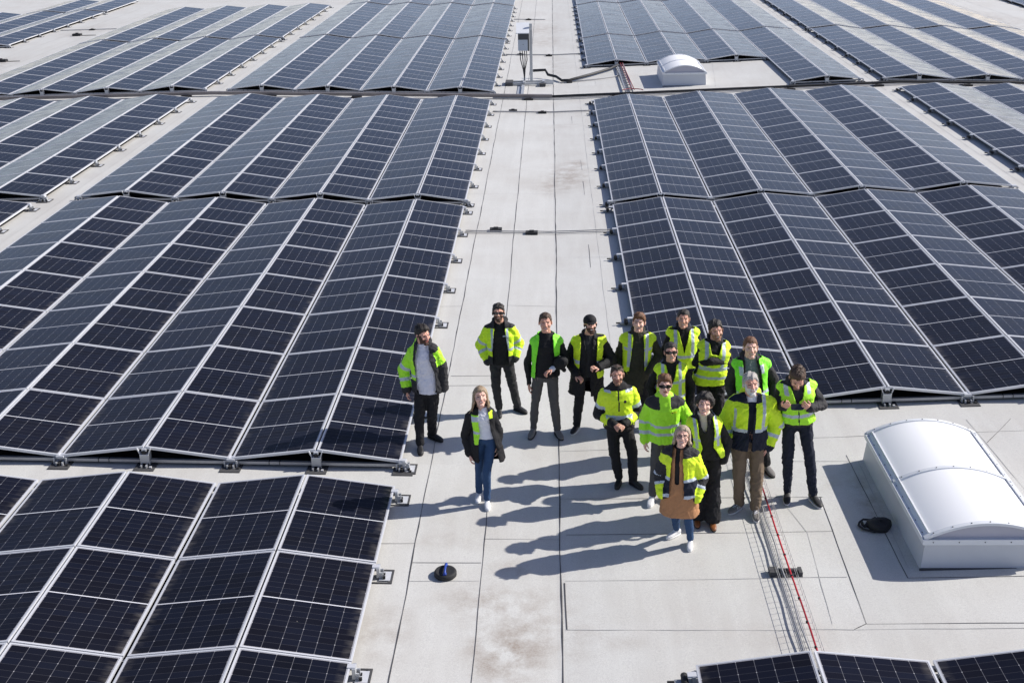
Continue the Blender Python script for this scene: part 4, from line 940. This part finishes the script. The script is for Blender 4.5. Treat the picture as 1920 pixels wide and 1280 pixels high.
JOINTS = {
'P1': {"hd": [-1.744, 14.32, 1.69], "nk": [-1.76, 14.35, 1.541], "sl": [-1.908, 14.4, 1.442], "sr": [-1.602, 14.33, 1.513], "el": [-2.04, 14.45, 1.127], "er": [-1.513, 14.37, 1.197], "wl": [-2.011, 14.37, 0.863], "wr": [-1.5, 14.35, 0.895], "hp": [-1.723, 14.35, 0.802], "kl": [-1.855, 14.31, 0.491], "kr": [-1.676, 14.33, 0.494], "al": [-1.846, 14.19, 0.133], "ar": [-1.712, 14.527, 0.13], "tl": [0.15, -1], "tr": [0.8, -0.6]},
'P2': {"hd": [-0.897, 12.77, 1.5], "nk": [-0.895, 12.8, 1.344], "sl": [-1.052, 12.83, 1.232], "sr": [-0.76, 12.82, 1.26], "el": [-1.101, 12.86, 0.943], "er": [-0.701, 12.85, 0.995], "wl": [-1.058, 12.77, 0.723], "wr": [-0.704, 12.8, 0.832], "hp": [-0.861, 12.8, 0.845], "kl": [-0.939, 12.85, 0.475], "kr": [-0.868, 12.68, 0.567], "al": [-0.969, 12.919, 0.11], "ar": [-0.858, 12.74, 0.107], "tl": [-0.1, -1], "tr": [0.1, -1]},
'P3': {"hd": [-0.787, 15.42, 1.565], "nk": [-0.777, 15.45, 1.4], "sl": [-0.945, 15.45, 1.332], "sr": [-0.611, 15.45, 1.343], "el": [-1.06, 15.55, 1.024], "er": [-0.521, 15.55, 1.047], "wl": [-0.953, 15.41, 0.824], "wr": [-0.574, 15.41, 0.864], "hp": [-0.768, 15.45, 0.733], "kl": [-0.865, 15.41, 0.419], "kr": [-0.614, 15.41, 0.446], "al": [-0.812, 15.356, 0.106], "ar": [-0.548, 15.459, 0.099], "tl": [0.05, -1], "tr": [0.75, -0.65]},
'P4': {"hd": [-0.12, 14.72, 1.686], "nk": [-0.113, 14.75, 1.521], "sl": [-0.294, 14.77, 1.421], "sr": [0.081, 14.77, 1.417], "el": [-0.373, 14.83, 1.055], "er": [0.15, 14.78, 1.127], "wl": [-0.359, 14.75, 0.772], "wr": [-0.047, 14.53, 1.074], "hp": [-0.13, 14.75, 0.812], "kl": [-0.282, 14.7, 0.459], "kr": [-0.012, 14.7, 0.457], "al": [-0.308, 14.722, 0.093], "ar": [0.028, 14.703, 0.086], "tl": [-0.25, -1], "tr": [0.35, -1]},
'P5': {"hd": [0.488, 14.81, 1.618], "nk": [0.472, 14.85, 1.446], "sl": [0.285, 14.87, 1.366], "sr": [0.661, 14.87, 1.39], "el": [0.191, 14.93, 1.062], "er": [0.785, 14.89, 1.054], "wl": [0.293, 14.67, 0.93], "wr": [0.593, 14.61, 1.069], "hp": [0.452, 14.85, 0.792], "kl": [0.34, 14.8, 0.433], "kr": [0.569, 14.8, 0.47], "al": [0.305, 14.84, 0.093], "ar": [0.783, 14.828, 0.105], "tl": [-0.45, -1], "tr": [0.3, -1]},
'P6': {"hd": [1.154, 14.91, 1.599], "nk": [1.148, 14.95, 1.44], "sl": [0.94, 14.97, 1.365], "sr": [1.352, 14.97, 1.361], "el": [0.879, 15.03, 1.031], "er": [1.447, 15.0, 1.076], "wl": [0.906, 14.85, 0.826], "wr": [1.276, 14.75, 0.923], "hp": [1.13, 14.95, 0.741], "kl": [1.062, 14.9, 0.457], "kr": [1.236, 14.9, 0.456], "al": [1.062, 14.798, 0.113], "ar": [1.274, 14.75, 0.118], "tl": [-0.3, -1], "tr": [0.3, -1]},
'P7': {"hd": [1.761, 14.96, 1.628], "nk": [1.77, 15.0, 1.483], "sl": [1.594, 15.02, 1.431], "sr": [1.945, 15.02, 1.428], "el": [1.548, 15.08, 1.136], "er": [2.032, 15.08, 1.131], "wl": [1.561, 14.98, 0.933], "wr": [2.019, 14.98, 0.929], "hp": [1.783, 15.0, 0.827], "kl": [1.695, 14.95, 0.613], "kr": [1.873, 14.95, 0.612], "al": [1.707, 14.923, 0.129], "ar": [1.93, 14.908, 0.135], "tl": [-0.2, -1], "tr": [0.2, -1]},
'P8': {"hd": [1.498, 13.96, 1.561], "nk": [1.506, 14.0, 1.404], "sl": [1.341, 14.02, 1.326], "sr": [1.681, 14.02, 1.323], "el": [1.254, 14.08, 1.04], "er": [1.787, 14.08, 1.036], "wl": [1.293, 13.98, 0.815], "wr": [1.767, 13.98, 0.829], "hp": [1.516, 14.0, 0.785], "kl": [1.438, 13.95, 0.491], "kr": [1.649, 13.95, 0.49], "al": [1.426, 13.867, 0.122], "ar": [1.685, 13.851, 0.129], "tl": [-0.2, -1], "tr": [0.2, -1]},
'P9': {"hd": [2.089, 14.15, 1.777], "nk": [2.093, 14.2, 1.623], "sl": [1.925, 14.22, 1.553], "sr": [2.24, 14.22, 1.542], "el": [1.87, 14.22, 1.296], "er": [2.281, 14.22, 1.309], "wl": [2.048, 13.98, 1.407], "wr": [2.006, 13.95, 1.436], "hp": [2.056, 14.2, 0.992], "kl": [1.974, 14.15, 0.507], "kr": [2.165, 14.15, 0.505], "al": [1.963, 13.94, 0.136], "ar": [2.187, 13.926, 0.142], "tl": [-0.2, -1], "tr": [0.2, -1]},
'P10': {"hd": [2.433, 13.51, 1.799], "nk": [2.44, 13.55, 1.652], "sl": [2.279, 13.57, 1.581], "sr": [2.665, 13.57, 1.578], "el": [2.222, 13.63, 1.282], "er": [2.772, 13.63, 1.31], "wl": [2.249, 13.53, 1.051], "wr": [2.747, 13.53, 1.079], "hp": [2.489, 13.55, 1.023], "kl": [2.413, 13.5, 0.632], "kr": [2.619, 13.5, 0.593], "al": [2.372, 13.514, 0.147], "ar": [2.725, 13.494, 0.156], "tl": [-0.2, -1], "tr": [0.35, -1]},
'P11': {"hd": [2.831, 12.59, 1.806], "nk": [2.854, 12.72, 1.68], "sl": [2.695, 12.79, 1.627], "sr": [3.063, 12.79, 1.631], "el": [2.666, 12.81, 1.372], "er": [3.198, 12.79, 1.347], "wl": [2.682, 12.51, 1.457], "wr": [2.975, 12.51, 1.444], "hp": [2.899, 12.75, 1.057], "kl": [2.806, 12.7, 0.599], "kr": [3.086, 12.7, 0.597], "al": [2.866, 12.804, 0.16], "ar": [3.164, 12.706, 0.167], "tl": [-0.2, -1], "tr": [0.3, -1]},
'P12': {"hd": [0.776, 13.36, 1.512], "nk": [0.788, 13.4, 1.354], "sl": [0.602, 13.42, 1.251], "sr": [0.986, 13.42, 1.274], "el": [0.558, 13.46, 0.927], "er": [1.049, 13.46, 0.949], "wl": [0.74, 13.18, 0.914], "wr": [0.86, 13.18, 0.913], "hp": [0.812, 13.4, 0.706], "kl": [0.733, 13.36, 0.439], "kr": [1.006, 13.36, 0.437], "al": [0.814, 13.275, 0.106], "ar": [0.992, 13.223, 0.111], "tl": [-0.25, -1], "tr": [0.6, -0.75]},
'P13': {"hd": [1.323, 12.91, 1.572], "nk": [1.328, 12.95, 1.421], "sl": [1.153, 12.97, 1.337], "sr": [1.532, 12.97, 1.334], "el": [1.105, 13.03, 1.063], "er": [1.631, 13.03, 1.059], "wl": [1.105, 12.95, 0.81], "wr": [1.602, 12.91, 0.879], "hp": [1.348, 12.95, 0.774], "kl": [1.223, 12.91, 0.384], "kr": [1.38, 12.91, 0.383], "al": [1.201, 12.808, 0.116], "ar": [1.379, 12.818, 0.121], "tl": [-0.3, -1], "tr": [0.3, -1]},
'P14': {"hd": [1.73, 12.32, 1.593], "nk": [1.734, 12.35, 1.44], "sl": [1.592, 12.37, 1.366], "sr": [1.898, 12.37, 1.351], "el": [1.585, 12.41, 1.059], "er": [2.021, 12.4, 1.061], "wl": [1.599, 12.3, 0.864], "wr": [1.973, 12.3, 0.872], "hp": [1.79, 12.35, 0.878], "kl": [1.717, 12.31, 0.475], "kr": [1.877, 12.31, 0.474], "al": [1.699, 12.288, 0.129], "ar": [1.869, 12.206, 0.134], "tl": [-0.1, -1], "tr": [0, -1]},
'P15': {"hd": [2.288, 12.55, 1.736], "nk": [2.309, 12.6, 1.566], "sl": [2.104, 12.62, 1.497], "sr": [2.543, 12.62, 1.478], "el": [2.037, 12.68, 1.191], "er": [2.636, 12.68, 1.156], "wl": [2.069, 12.58, 0.961], "wr": [2.54, 12.6, 0.9], "hp": [2.306, 12.6, 0.87], "kl": [2.208, 12.55, 0.519], "kr": [2.432, 12.55, 0.518], "al": [2.235, 12.561, 0.143], "ar": [2.41, 12.424, 0.148], "tl": [-0.7, -0.7], "tr": [-0.05, -1]},
'P16': {"hd": [1.42, 11.76, 1.464], "nk": [1.414, 11.8, 1.294], "sl": [1.264, 11.84, 1.224], "sr": [1.563, 11.78, 1.233], "el": [1.207, 11.88, 0.928], "er": [1.658, 11.84, 0.906], "wl": [1.216, 11.76, 0.748], "wr": [1.594, 11.72, 0.707], "hp": [1.417, 11.8, 0.765], "kl": [1.37, 11.76, 0.518], "kr": [1.505, 11.68, 0.544], "al": [1.42, 11.995, 0.122], "ar": [1.558, 11.779, 0.126], "tl": [-0.75, -0.6], "tr": [-0.15, -1]},
}
def TB(a, b): return lambda A: (A['limb'] == 0) & (A['t'] > a) & (A['t'] < b)
def SB(a, b): return lambda A: (A['limb'] > 0) & (A['s'] > a) & (A['s'] < b)
def VB(a, b, t0=.3, t1=1.2): return lambda A: (A['limb'] == 0) & (np.abs(A['u']) > a) & (np.abs(A['u']) < b) & (A['t'] > t0) & (A['t'] < t1)
def FR(fn): return lambda A: (A['f'] > .0) & (A['limb'] == 0) & fn(A)
def opening(pts, c=0.):     # half width of the open front as a function of height
    hs_, ws = [p[0] for p in pts], [p[1] for p in pts]
    return FR(lambda A: np.abs(A['u']-c) < np.interp(A['t'], hs_, ws, left=ws[0], right=ws[-1]))
ALLA = lambda A: A['t'] > -9
vest_rules = [(TB(.30, .37), 'tape'), (TB(.06, .12), 'tape'), (VB(.085, .13, .37), 'tape')]
def vest(base='hvg', open_=((-.1, .05), (.5, .06), (.9, .09)), low=-.02, rules=None, o=.034, c=0., **kw):
    return ('vest', 'vest', o, base, dict(low=low, cut=opening(open_, c), rules=rules if rules is not None else vest_rules, amp=.009, ntop=.99, nr=.085, **kw))
SLK = [(SB(.8, .98), 'tape'), (SB(1.35, 1.52), 'tape')]
def box_item(nm, mk, c, ax, ay, az, root):
    S = Soup(); S.loft([(c-az, ax, ay), (c+az, ax, ay)], 20, 6); co, fv, n_ = S.fuse(.004, 1); return mkobj(nm, to_mesh(nm, co, fv, [cm(mk)], np.zeros(len(fv), int)), root)

person('P1', JOINTS['P1'], "dark haired man in a white T-shirt and open lime jacket, leftmost, looking to the right",
    dict(head=(42, -4, 0), hair='quiff', hairc='hair_d', beard='full', smile=0, hairline=.066, trousers=('black', .020), shoes='shoe_b',
    hand_l=dict(curl=.5), hand_r=None,
    wear=[('t_shirt', 'sleeved', .014, 'lav', dict(upto=.9, low=-.12, amp=.010)),
          ('jacket', 'sleeved', .036, 'hvg', dict(low=-.10, hood=1, so=.030, cut=opening(((-.2, .125), (.3, .14), (.75, .10), (1.1, .07)), .03), amp=.012,
            rules=[(lambda A: (A['limb'] == 0) & (A['t'] < .22), 'coal'), (TB(.28, .35), 'tape'), (lambda A: (A['limb'] == 2) & (A['s'] > .75), 'coal'), (lambda A: (A['limb'] == 1) & (A['s'] > .70) & (A['s'] < .86), 'tape'), (lambda A: (A['limb'] == 1) & (A['s'] > 1.35) & (A['s'] < 1.52), 'tape'),
                   (SB(1.85, 2.3), 'coal'), (lambda A: (A['t'] > .92) & (A['u'] > -.09), 'coal'), (lambda A: (A['limb'] == 0) & (A['f'] > 0) & (A['u'] > .06), 'coal'), (lambda A: (A['limb'] == 0) & (A['f'] > .02) & (A['u'] < -.06) & (A['u'] > -.10), 'coal')]))]))

person('P2', JOINTS['P2'], "blonde woman walking in a black coat, lime vest, white top, jeans and white sneakers",
    dict(fem=1, head=(8, 22, 0), hair='long', hairc='hair_bl', smile=1, tone='c', hairline=.058, trousers=('jeans', .006), shoes='shoe_w', sole='sole', hairlen=.17, wind=-.03,
    hand_l=dict(curl=.5), hand_r=dict(curl=.4),
    wear=[('blouse', 'sleeved', .012, 'white', dict(upto=.6, low=.0, amp=.010)),
          ('coat', 'sleeved', .028, 'black', dict(low=-.78, flare=.035, hood=1, so=.022, cut=opening(((-.9, .15), (-.1, .115), (.2, .085), (.75, .075), (1.1, .06)), .03), amp=.011,
            rules=[(FR(lambda A: (A['u'] < -.04) & (A['u'] > -.14) & (A['t'] > -.12) & (A['t'] < .86)), 'hvg'), (FR(lambda A: (A['u'] < -.04) & (A['u'] > -.14) & (A['t'] > .66) & (A['t'] < .82)), 'tape'), (FR(lambda A: (A['u'] < -.04) & (A['u'] > -.14) & (A['t'] > .22) & (A['t'] < .30)), 'tape'),
                   (FR(lambda A: (A['u'] > .10) & (A['u'] < .15) & (A['t'] > .72) & (A['t'] < .90)), 'hv')]))]))

person('P3', JOINTS['P3'], "bearded man in sunglasses, black polo shirt and open yellow jacket",
    dict(head=(2, 14, 0), hair='short', hairc='hair_d', beard='full', shades=1, trousers=('coal', .014), shoes='shoe_b', hand_l=None, hand_r=None, fat=1.05,
    wear=[('polo_shirt', 'sleeved', .016, 'black', dict(upto=.9, low=-.10, collar=.02, amp=.008, rules=[(lambda A: (A['limb'] == 0) & (A['f'] > 0) & (A['t'] > .70) & (A['t'] < .735) & (A['u'] > .05) & (A['u'] < .115), 'logo')])),
          ('jacket', 'sleeved', .034, 'hv', dict(low=-.04, hood=1, so=.032, cut=opening(((-.2, .12), (.3, .125), (.8, .09), (1.1, .075))), amp=.013,
            rules=[(SB(.62, .76), 'tape'), (SB(1.30, 1.46), 'tape'), (TB(.30, .37), 'tape'), (lambda A: (A['limb'] == 0) & (A['t'] < .16), 'coal'), (VB(.10, .135, .37, .9), 'tape'), (lambda A: (A['t'] > .91) & (A['limb'] == 0), 'coal'), (SB(1.9, 2.4), 'coal')]))]))

def p4x(root, J, sc, hd, hp_, base):
    c = J['wr']+V(.13, .07, .07); S = Soup(); S.ell(c, V(.095, 0, .04), V(0, .07, 0), V(-.03, 0, .085)); S.cap(c+V(-.02, 0, -.02), c+V(.04, .03, -.12), .045, .03)
    co, fv, nm = S.fuse(.008, 2); co = folds(co, nm, .008, 5)
    j = mkobj("folded_jacket", to_mesh("folded_jacket", co, fv, [cm('black')], np.zeros(len(fv), int)), None); j.location = base; tag(j, "folded black jacket held under the arm of the man in grey trousers", "jacket")
person('P4', JOINTS['P4'], "short haired man in black sweater, narrow green vest and grey trousers",
    dict(head=(2, 12, 0), hair='crop', hairc='hair_b', smile=1, trousers=('grey', .010), shoes='shoe_g', sole='sole_b', tone='b', extra=p4x,
    hand_l=dict(curl=.45), hand_r=dict(d=(-.2, 0, 0), curl=.7, n=(0, -.3, -.6), side=1),
    wear=[('sweater', 'sleeved', .016, 'black', dict(low=-.06, cuff=.010, amp=.010, rules=[(lambda A: (A['limb'] == 2) & (A['s'] > 1.86), 'white')])),
          vest('hvgg', ((-.2, .145), (.3, .135), (.8, .10), (1.1, .09)), -.05, [(lambda A: (A['u'] > .05) & (A['t'] < .5), 'black')], o=.030)]))

person('P5', JOINTS['P5'], "man in a black cap and long black coat under a yellow vest",
    dict(head=(8, 14, 3), hair='cap', hairc='hair_d', beard='full', trousers=('black', .014), shoes='shoe_b', sole='sole', fat=1.08,
    hand_l=dict(d=(.5, 0, .1), curl=.7, n=(0, -.1, -1), side=-1), hand_r=dict(d=(-.4, 0, .3), curl=.8, n=(0, .2, -1), side=1),
    wear=[('sweater', 'sleeved', .016, 'coal', dict(upto=.5, low=-.1, amp=.008)),
          ('coat', 'sleeved', .038, 'black', dict(low=-.58, flare=.04, hood=1, so=.034, cut=opening(((-.5, .06), (-.2, .035), (.5, .03), (.8, .05), (1.1, .07))), amp=.014)),
          vest('hvy', ((-.3, .16), (.0, .135), (.5, .12), (.9, .12)), -.10, [(lambda A: (A['limb'] == 0) & (A['t'] > .30) & (A['t'] < .40), 'tape'), (TB(.0, .05), 'hvy')], o=.048)]))

person('P6', JOINTS['P6'], "reddish haired man in a long dark olive coat and open lime vest",
    dict(head=(-12, 12, 0), hair='quiff', hairc='hair_r', tone='c', trousers=('black', .012), shoes='shoe_b', hand_l=None, hand_r=None,
    wear=[('coat', 'sleeved', .030, 'olive', dict(low=-.52, flare=.02, hood=1, so=.026, amp=.011)),
          vest('hv', ((-.1, .13), (.4, .10), (.75, .085), (1.1, .075)), .10, [(TB(.62, .70), 'tape'), (VB(.105, .15, .2), 'tape')], o=.042)]))

person('P7', JOINTS['P7'], "dark haired man in a black hoodie and yellow vest, standing farthest back by the panels",
    dict(head=(-5, 12, -4), hair='crop', hairc='hair_d', tone='b', trousers=('black', .014), hand_l=dict(curl=.4), hand_r=dict(curl=.4), fat=1.08,
    wear=[('hoodie', 'sleeved', .026, 'black', dict(low=-.05, hood=1, amp=.010)),
          vest('hv', ((-.1, .0), (.35, .0), (.60, .025), (1.1, .10)), -.02, [(TB(.26, .34), 'tape'), (VB(.10, .145, .34), 'tape')], o=.042)]))

person('P9', JOINTS['P9'], "man with folded arms in a black hoodie and closed yellow vest, smiling",
    dict(head=(6, 8, 5), hair='short', hairc='hair_d', tone='b', beard='stub', trousers=('black', .016), fat=1.05, hand_l=None, hand_r=None,
    wear=[('hoodie', 'sleeved', .026, 'black', dict(low=-.06, hood=1, amp=.011, so=.024)),
          vest('hvy', ((-.1, .0), (.5, .0), (.62, .03), (1.1, .10)), -.16, [(TB(.26, .35), 'tape'), (TB(.03, .10), 'tape'), (VB(.085, .13, .35), 'tape')], o=.042, flare=.02)]))

person('P8', JOINTS['P8'], "man in wraparound sunglasses, black jacket, lime vest and brown patterned trousers",
    dict(head=(0, 14, 3), hair='crop', hairc='hair_d', shades=1, trousers=('camo', .018), trouser_rules=[(lambda A: (np.sin(A['c'][:, 2]*23+A['c'][:, 0]*31)+np.sin(A['c'][:, 0]*44-A['c'][:, 2]*17) > .7), 'sand')], hand_l=None, hand_r=None,
    wear=[('jacket', 'sleeved', .030, 'black', dict(low=-.05, hood=1, amp=.010, so=.026)),
          vest('hv', ((-.1, .0), (.45, .0), (.62, .035), (1.1, .09)), -.12, [(TB(.50, .58), 'tape'), (TB(.10, .17), 'tape'), (VB(.10, .145, .1), 'tape')], o=.042)]))

person('P10', JOINTS['P10'], "fair haired man in a grey shirt and black jacket behind the white bearded man",
    dict(head=(0, 14, 0), hair='crop', hairc='hair_r', tone='c', trousers=('black', .014), shoes='shoe_g', sole='sole_b', hand_l=None, hand_r=None,
    wear=[('shirt', 'sleeved', .014, 'gshirt', dict(upto=.4, low=-.05, collar=.02, amp=.006)),
          ('jacket', 'sleeved', .030, 'coal', dict(low=-.05, hood=1, so=.028, cut=opening(((-.2, .09), (.4, .10), (.8, .075), (1.1, .07))), amp=.011)),
          vest('hvgg', ((-.1, .12), (.4, .125), (.8, .105), (1.1, .09)), -.05, [(VB(.10, .15, .66, .86), 'tape'), (TB(.1, .18), 'tape')], o=.042)]))

def p12x(root, J, sc, hd, hp_, base): pass
person('P12', JOINTS['P12'], "man with sunglasses on his head, yellow and black jacket, hands clasped in front",
    dict(head=(0, 12, 0), hair='thin', hairc='hair_b', tone='b', shades_up=1, beard='stub', smile=0, trousers=('black', .022), trouser_rules=[], shoes='shoe_b', fat=1.04,
    hand_l=dict(d=(.6, -.1, .1), curl=.75, n=(0, .3, -1), side=-1), hand_r=dict(d=(-.6, -.1, .1), curl=.75, n=(0, .3, -1), side=1),
    wear=[('jacket', 'sleeved', .036, 'hvy', dict(low=-.08, collar=.05, so=.032, cuff=.022, amp=.012,
        rules=[(lambda A: (A['limb'] == 0) & (A['t'] < .22), 'black'), (TB(.22, .33), 'tape'), (lambda A: (A['limb'] == 0) & (A['t'] > .93), 'black'), (SB(.46, .62), 'tape'), (SB(1.12, 1.30), 'tape'), (lambda A: (A['limb'] > 0) & (A['s'] > .62) & (A['s'] < 1.35) & (A['c'][:, 1] > .02), 'black'),
               (SB(1.75, 2.4), 'black'), (FR(lambda A: (np.abs(A['u']) < .010) & (A['t'] > .45)), 'coal'), (VB(.10, .20, .88, .93), 'tape'), (FR(lambda A: (A['u'] > .07) & (A['u'] < .105) & (A['t'] > .66) & (A['t'] < .72)), 'coal')]))]))

person('P13', JOINTS['P13'], "man in dark sunglasses and a bright green jacket with black shoulder yoke",
    dict(head=(0, 10, 0), hair='quiff', hairc='hair_r', tone='c', shades=1, smile=0, trousers=('grey', .008), shoes='shoe_w', sole='sole', hand_l=dict(curl=.5), hand_r=dict(curl=.5),
    wear=[('jacket', 'sleeved', .040, 'hvg', dict(low=-.14, flare=.02, collar=.045, so=.036, amp=.012,
        rules=[(TB(.27, .34), 'tape'), (TB(.08, .15), 'tape'), (SB(1.02, 1.18), 'tape'), (SB(1.50, 1.66), 'tape'), (lambda A: (A['limb'] == 0) & (A['t'] > .75) & (A['t'] < 1.0) & (np.abs(A['u']) > .072) & (np.abs(A['u']) < .30), 'coal'),
               (FR(lambda A: (A['u'] > .07) & (A['u'] < .15) & (A['t'] > .64) & (A['t'] < .69)), 'hvy'), (FR(lambda A: (A['u'] > .085) & (A['u'] < .10) & (A['t'] > .655) & (A['t'] < .68)), 'coal')]))]))

person('P15', JOINTS['P15'], "white bearded man in a wide yellow and navy jacket, khaki trousers and sneakers",
    dict(head=(4, 16, 0), hair='short', hairc='hair_g', tone='a', beard='white', shades_up=0, fat=1.10, hs=1.03, trousers=('khaki', .018), shoes='shoe_g', sole='sole', stripe='shoe_w', laces='white',
    hand_l=None, hand_r=dict(curl=.5, n=(-1, 0, 0)), 
    wear=[('shirt', 'sleeved', .014, 'navy', dict(upto=.4, low=.3, collar=.02, amp=.006, rules=[(lambda A: A['t'] > .93, 'white')])),
          ('jacket', 'sleeved', .040, 'hv', dict(low=-.12, flare=.02, hood=1, so=.045, cuff=.035, amp=.015, cut=opening(((-.3, .02), (.6, .022), (.85, .04), (1.1, .07))),
        rules=[(TB(.28, .36), 'tape'), (lambda A: VB(.125, .165, .36)(A) & (A['u'] > 0), 'tape'), (lambda A: VB(.175, .20, .36, .8)(A) & (A['u'] < 0), 'tape'), (lambda A: (A['limb'] == 0) & (A['t'] < .28), 'navy'), (SB(.92, 1.08), 'tape'), (SB(1.38, 1.54), 'tape'), (lambda A: (A['limb'] == 0) & (A['t'] > .92) & (A['f'] > -.02) & (A['u'] < .12), 'navy'),
               (FR(lambda A: (np.abs(A['u']) < .045)), 'navy'), (SB(1.92, 2.5), 'navy')]))]))

person('P14', JOINTS['P14'], "curly haired woman in a black coat, cream roll neck and lime vest, wide black trousers",
    dict(fem=1, head=(-8, 18, -5), hair='curly', hairc='hair_d', tone='c', trousers=('black', .020, .045), shoes='shoe_br', hand_l=None, hand_r=None, fat=1.05,
    wear=[('roll_neck', 'sleeved', .012, 'cream', dict(upto=.4, low=.2, collar=.05, amp=.005)),
          ('coat', 'sleeved', .032, 'black', dict(low=-.16, flare=.02, hood=1, so=.030, amp=.012, cut=opening(((-.2, -1), (.55, -1), (.62, .0), (.8, .035), (1.1, .06)), -.02))),
          vest('hv', ((-.2, .16), (.0, .12), (.2, .07), (.6, .10), (1.1, .10)), -.12, [(VB(.115, .15, .2), 'tape'), (lambda A: (A['limb'] == 0) & (A['t'] > .40) & (A['t'] < .48), 'tape')], o=.044)]))

person('P11', JOINTS['P11'], "man looking down at a phone in both hands, black hoodie, lime vest, navy trousers",
    dict(head=(-3, -38, 0), hair='quiff', hairc='hair_b', tone='a', beard='stub', smile=0, trousers=('navy', .014), shoes='shoe_b', sole='sole', fat=1.0,
    hand_l=dict(d=(.2, -.1, .55), curl=.8, n=(.3, 1, .3), side=1), hand_r=dict(d=(-.2, -.1, .55), curl=.8, n=(-.3, 1, .3), side=-1),
    wear=[('hoodie', 'sleeved', .026, 'coal', dict(low=-.10, hood=1, amp=.012, so=.028)),
          vest('hvg', ((-.1, .0), (.38, .0), (.62, .03), (1.1, .095)), .0, [(TB(.20, .29), 'tape'), (VB(.105, .15, .80), 'tape'), (lambda A: (A['limb'] == 0) & (np.abs(A['u']) < .006) & (A['f'] > 0) & (A['t'] < .5), 'coal')], o=.042)],
    extra=lambda root, J, sc, hd, hp_, base: tag_phone(box_item("phone", 'phone', (J['wl']+J['wr'])/2+V(0, -.055, .035), V(.075, 0, 0), V(0, .028, .028), V(0, -.004, .004), None), base)))

person('P16', JOINTS['P16'], "woman in a long camel coat under a yellow and black jacket, glasses, jeans, white sneakers",
    dict(fem=1, head=(-6, 24, -4), hair='long', hairc='hair_ash', hairline=.066, hairlen=.06, tone='c', specs=1, trousers=('jeans', .004), shoes='shoe_w', sole='sole', fat=1.05, hand_l=None, hand_r=None,
    wear=[('sweater', 'sleeved', .010, 'black', dict(upto=.4, low=-.1, collar=.03, amp=.006)),
          ('camel_coat', 'sleeved', .024, 'camel', dict(low=-.95, flare=.055, so=.02, upto=1.2, amp=.009, cut=FR(lambda A: (np.abs(A['u']+.03) < .030) & (A['t'] > .05)))),
          ('jacket', 'sleeved', .048, 'hvy', dict(low=-.32, flare=.02, hood=1, so=.040, amp=.014, cut=opening(((-.4, .10), (.3, .095), (.8, .075), (1.1, .07)), -.03),
        rules=[(TB(.16, .25), 'tape'), (lambda A: (A['limb'] == 0) & (A['t'] < .16), 'navy'), (TB(-.32, -.22), 'tape'), (SB(.88, 1.02), 'tape'), (SB(1.02, 1.40), 'coal'), (SB(1.40, 1.55), 'tape'), (lambda A: (A['limb'] == 0) & (A['t'] > .86), 'coal'),
               (lambda A: (A['limb'] == 1) & (A['c'][:, 1] < .1) & (A['s'] > .3) & (A['s'] < .9), 'coal')]))]))
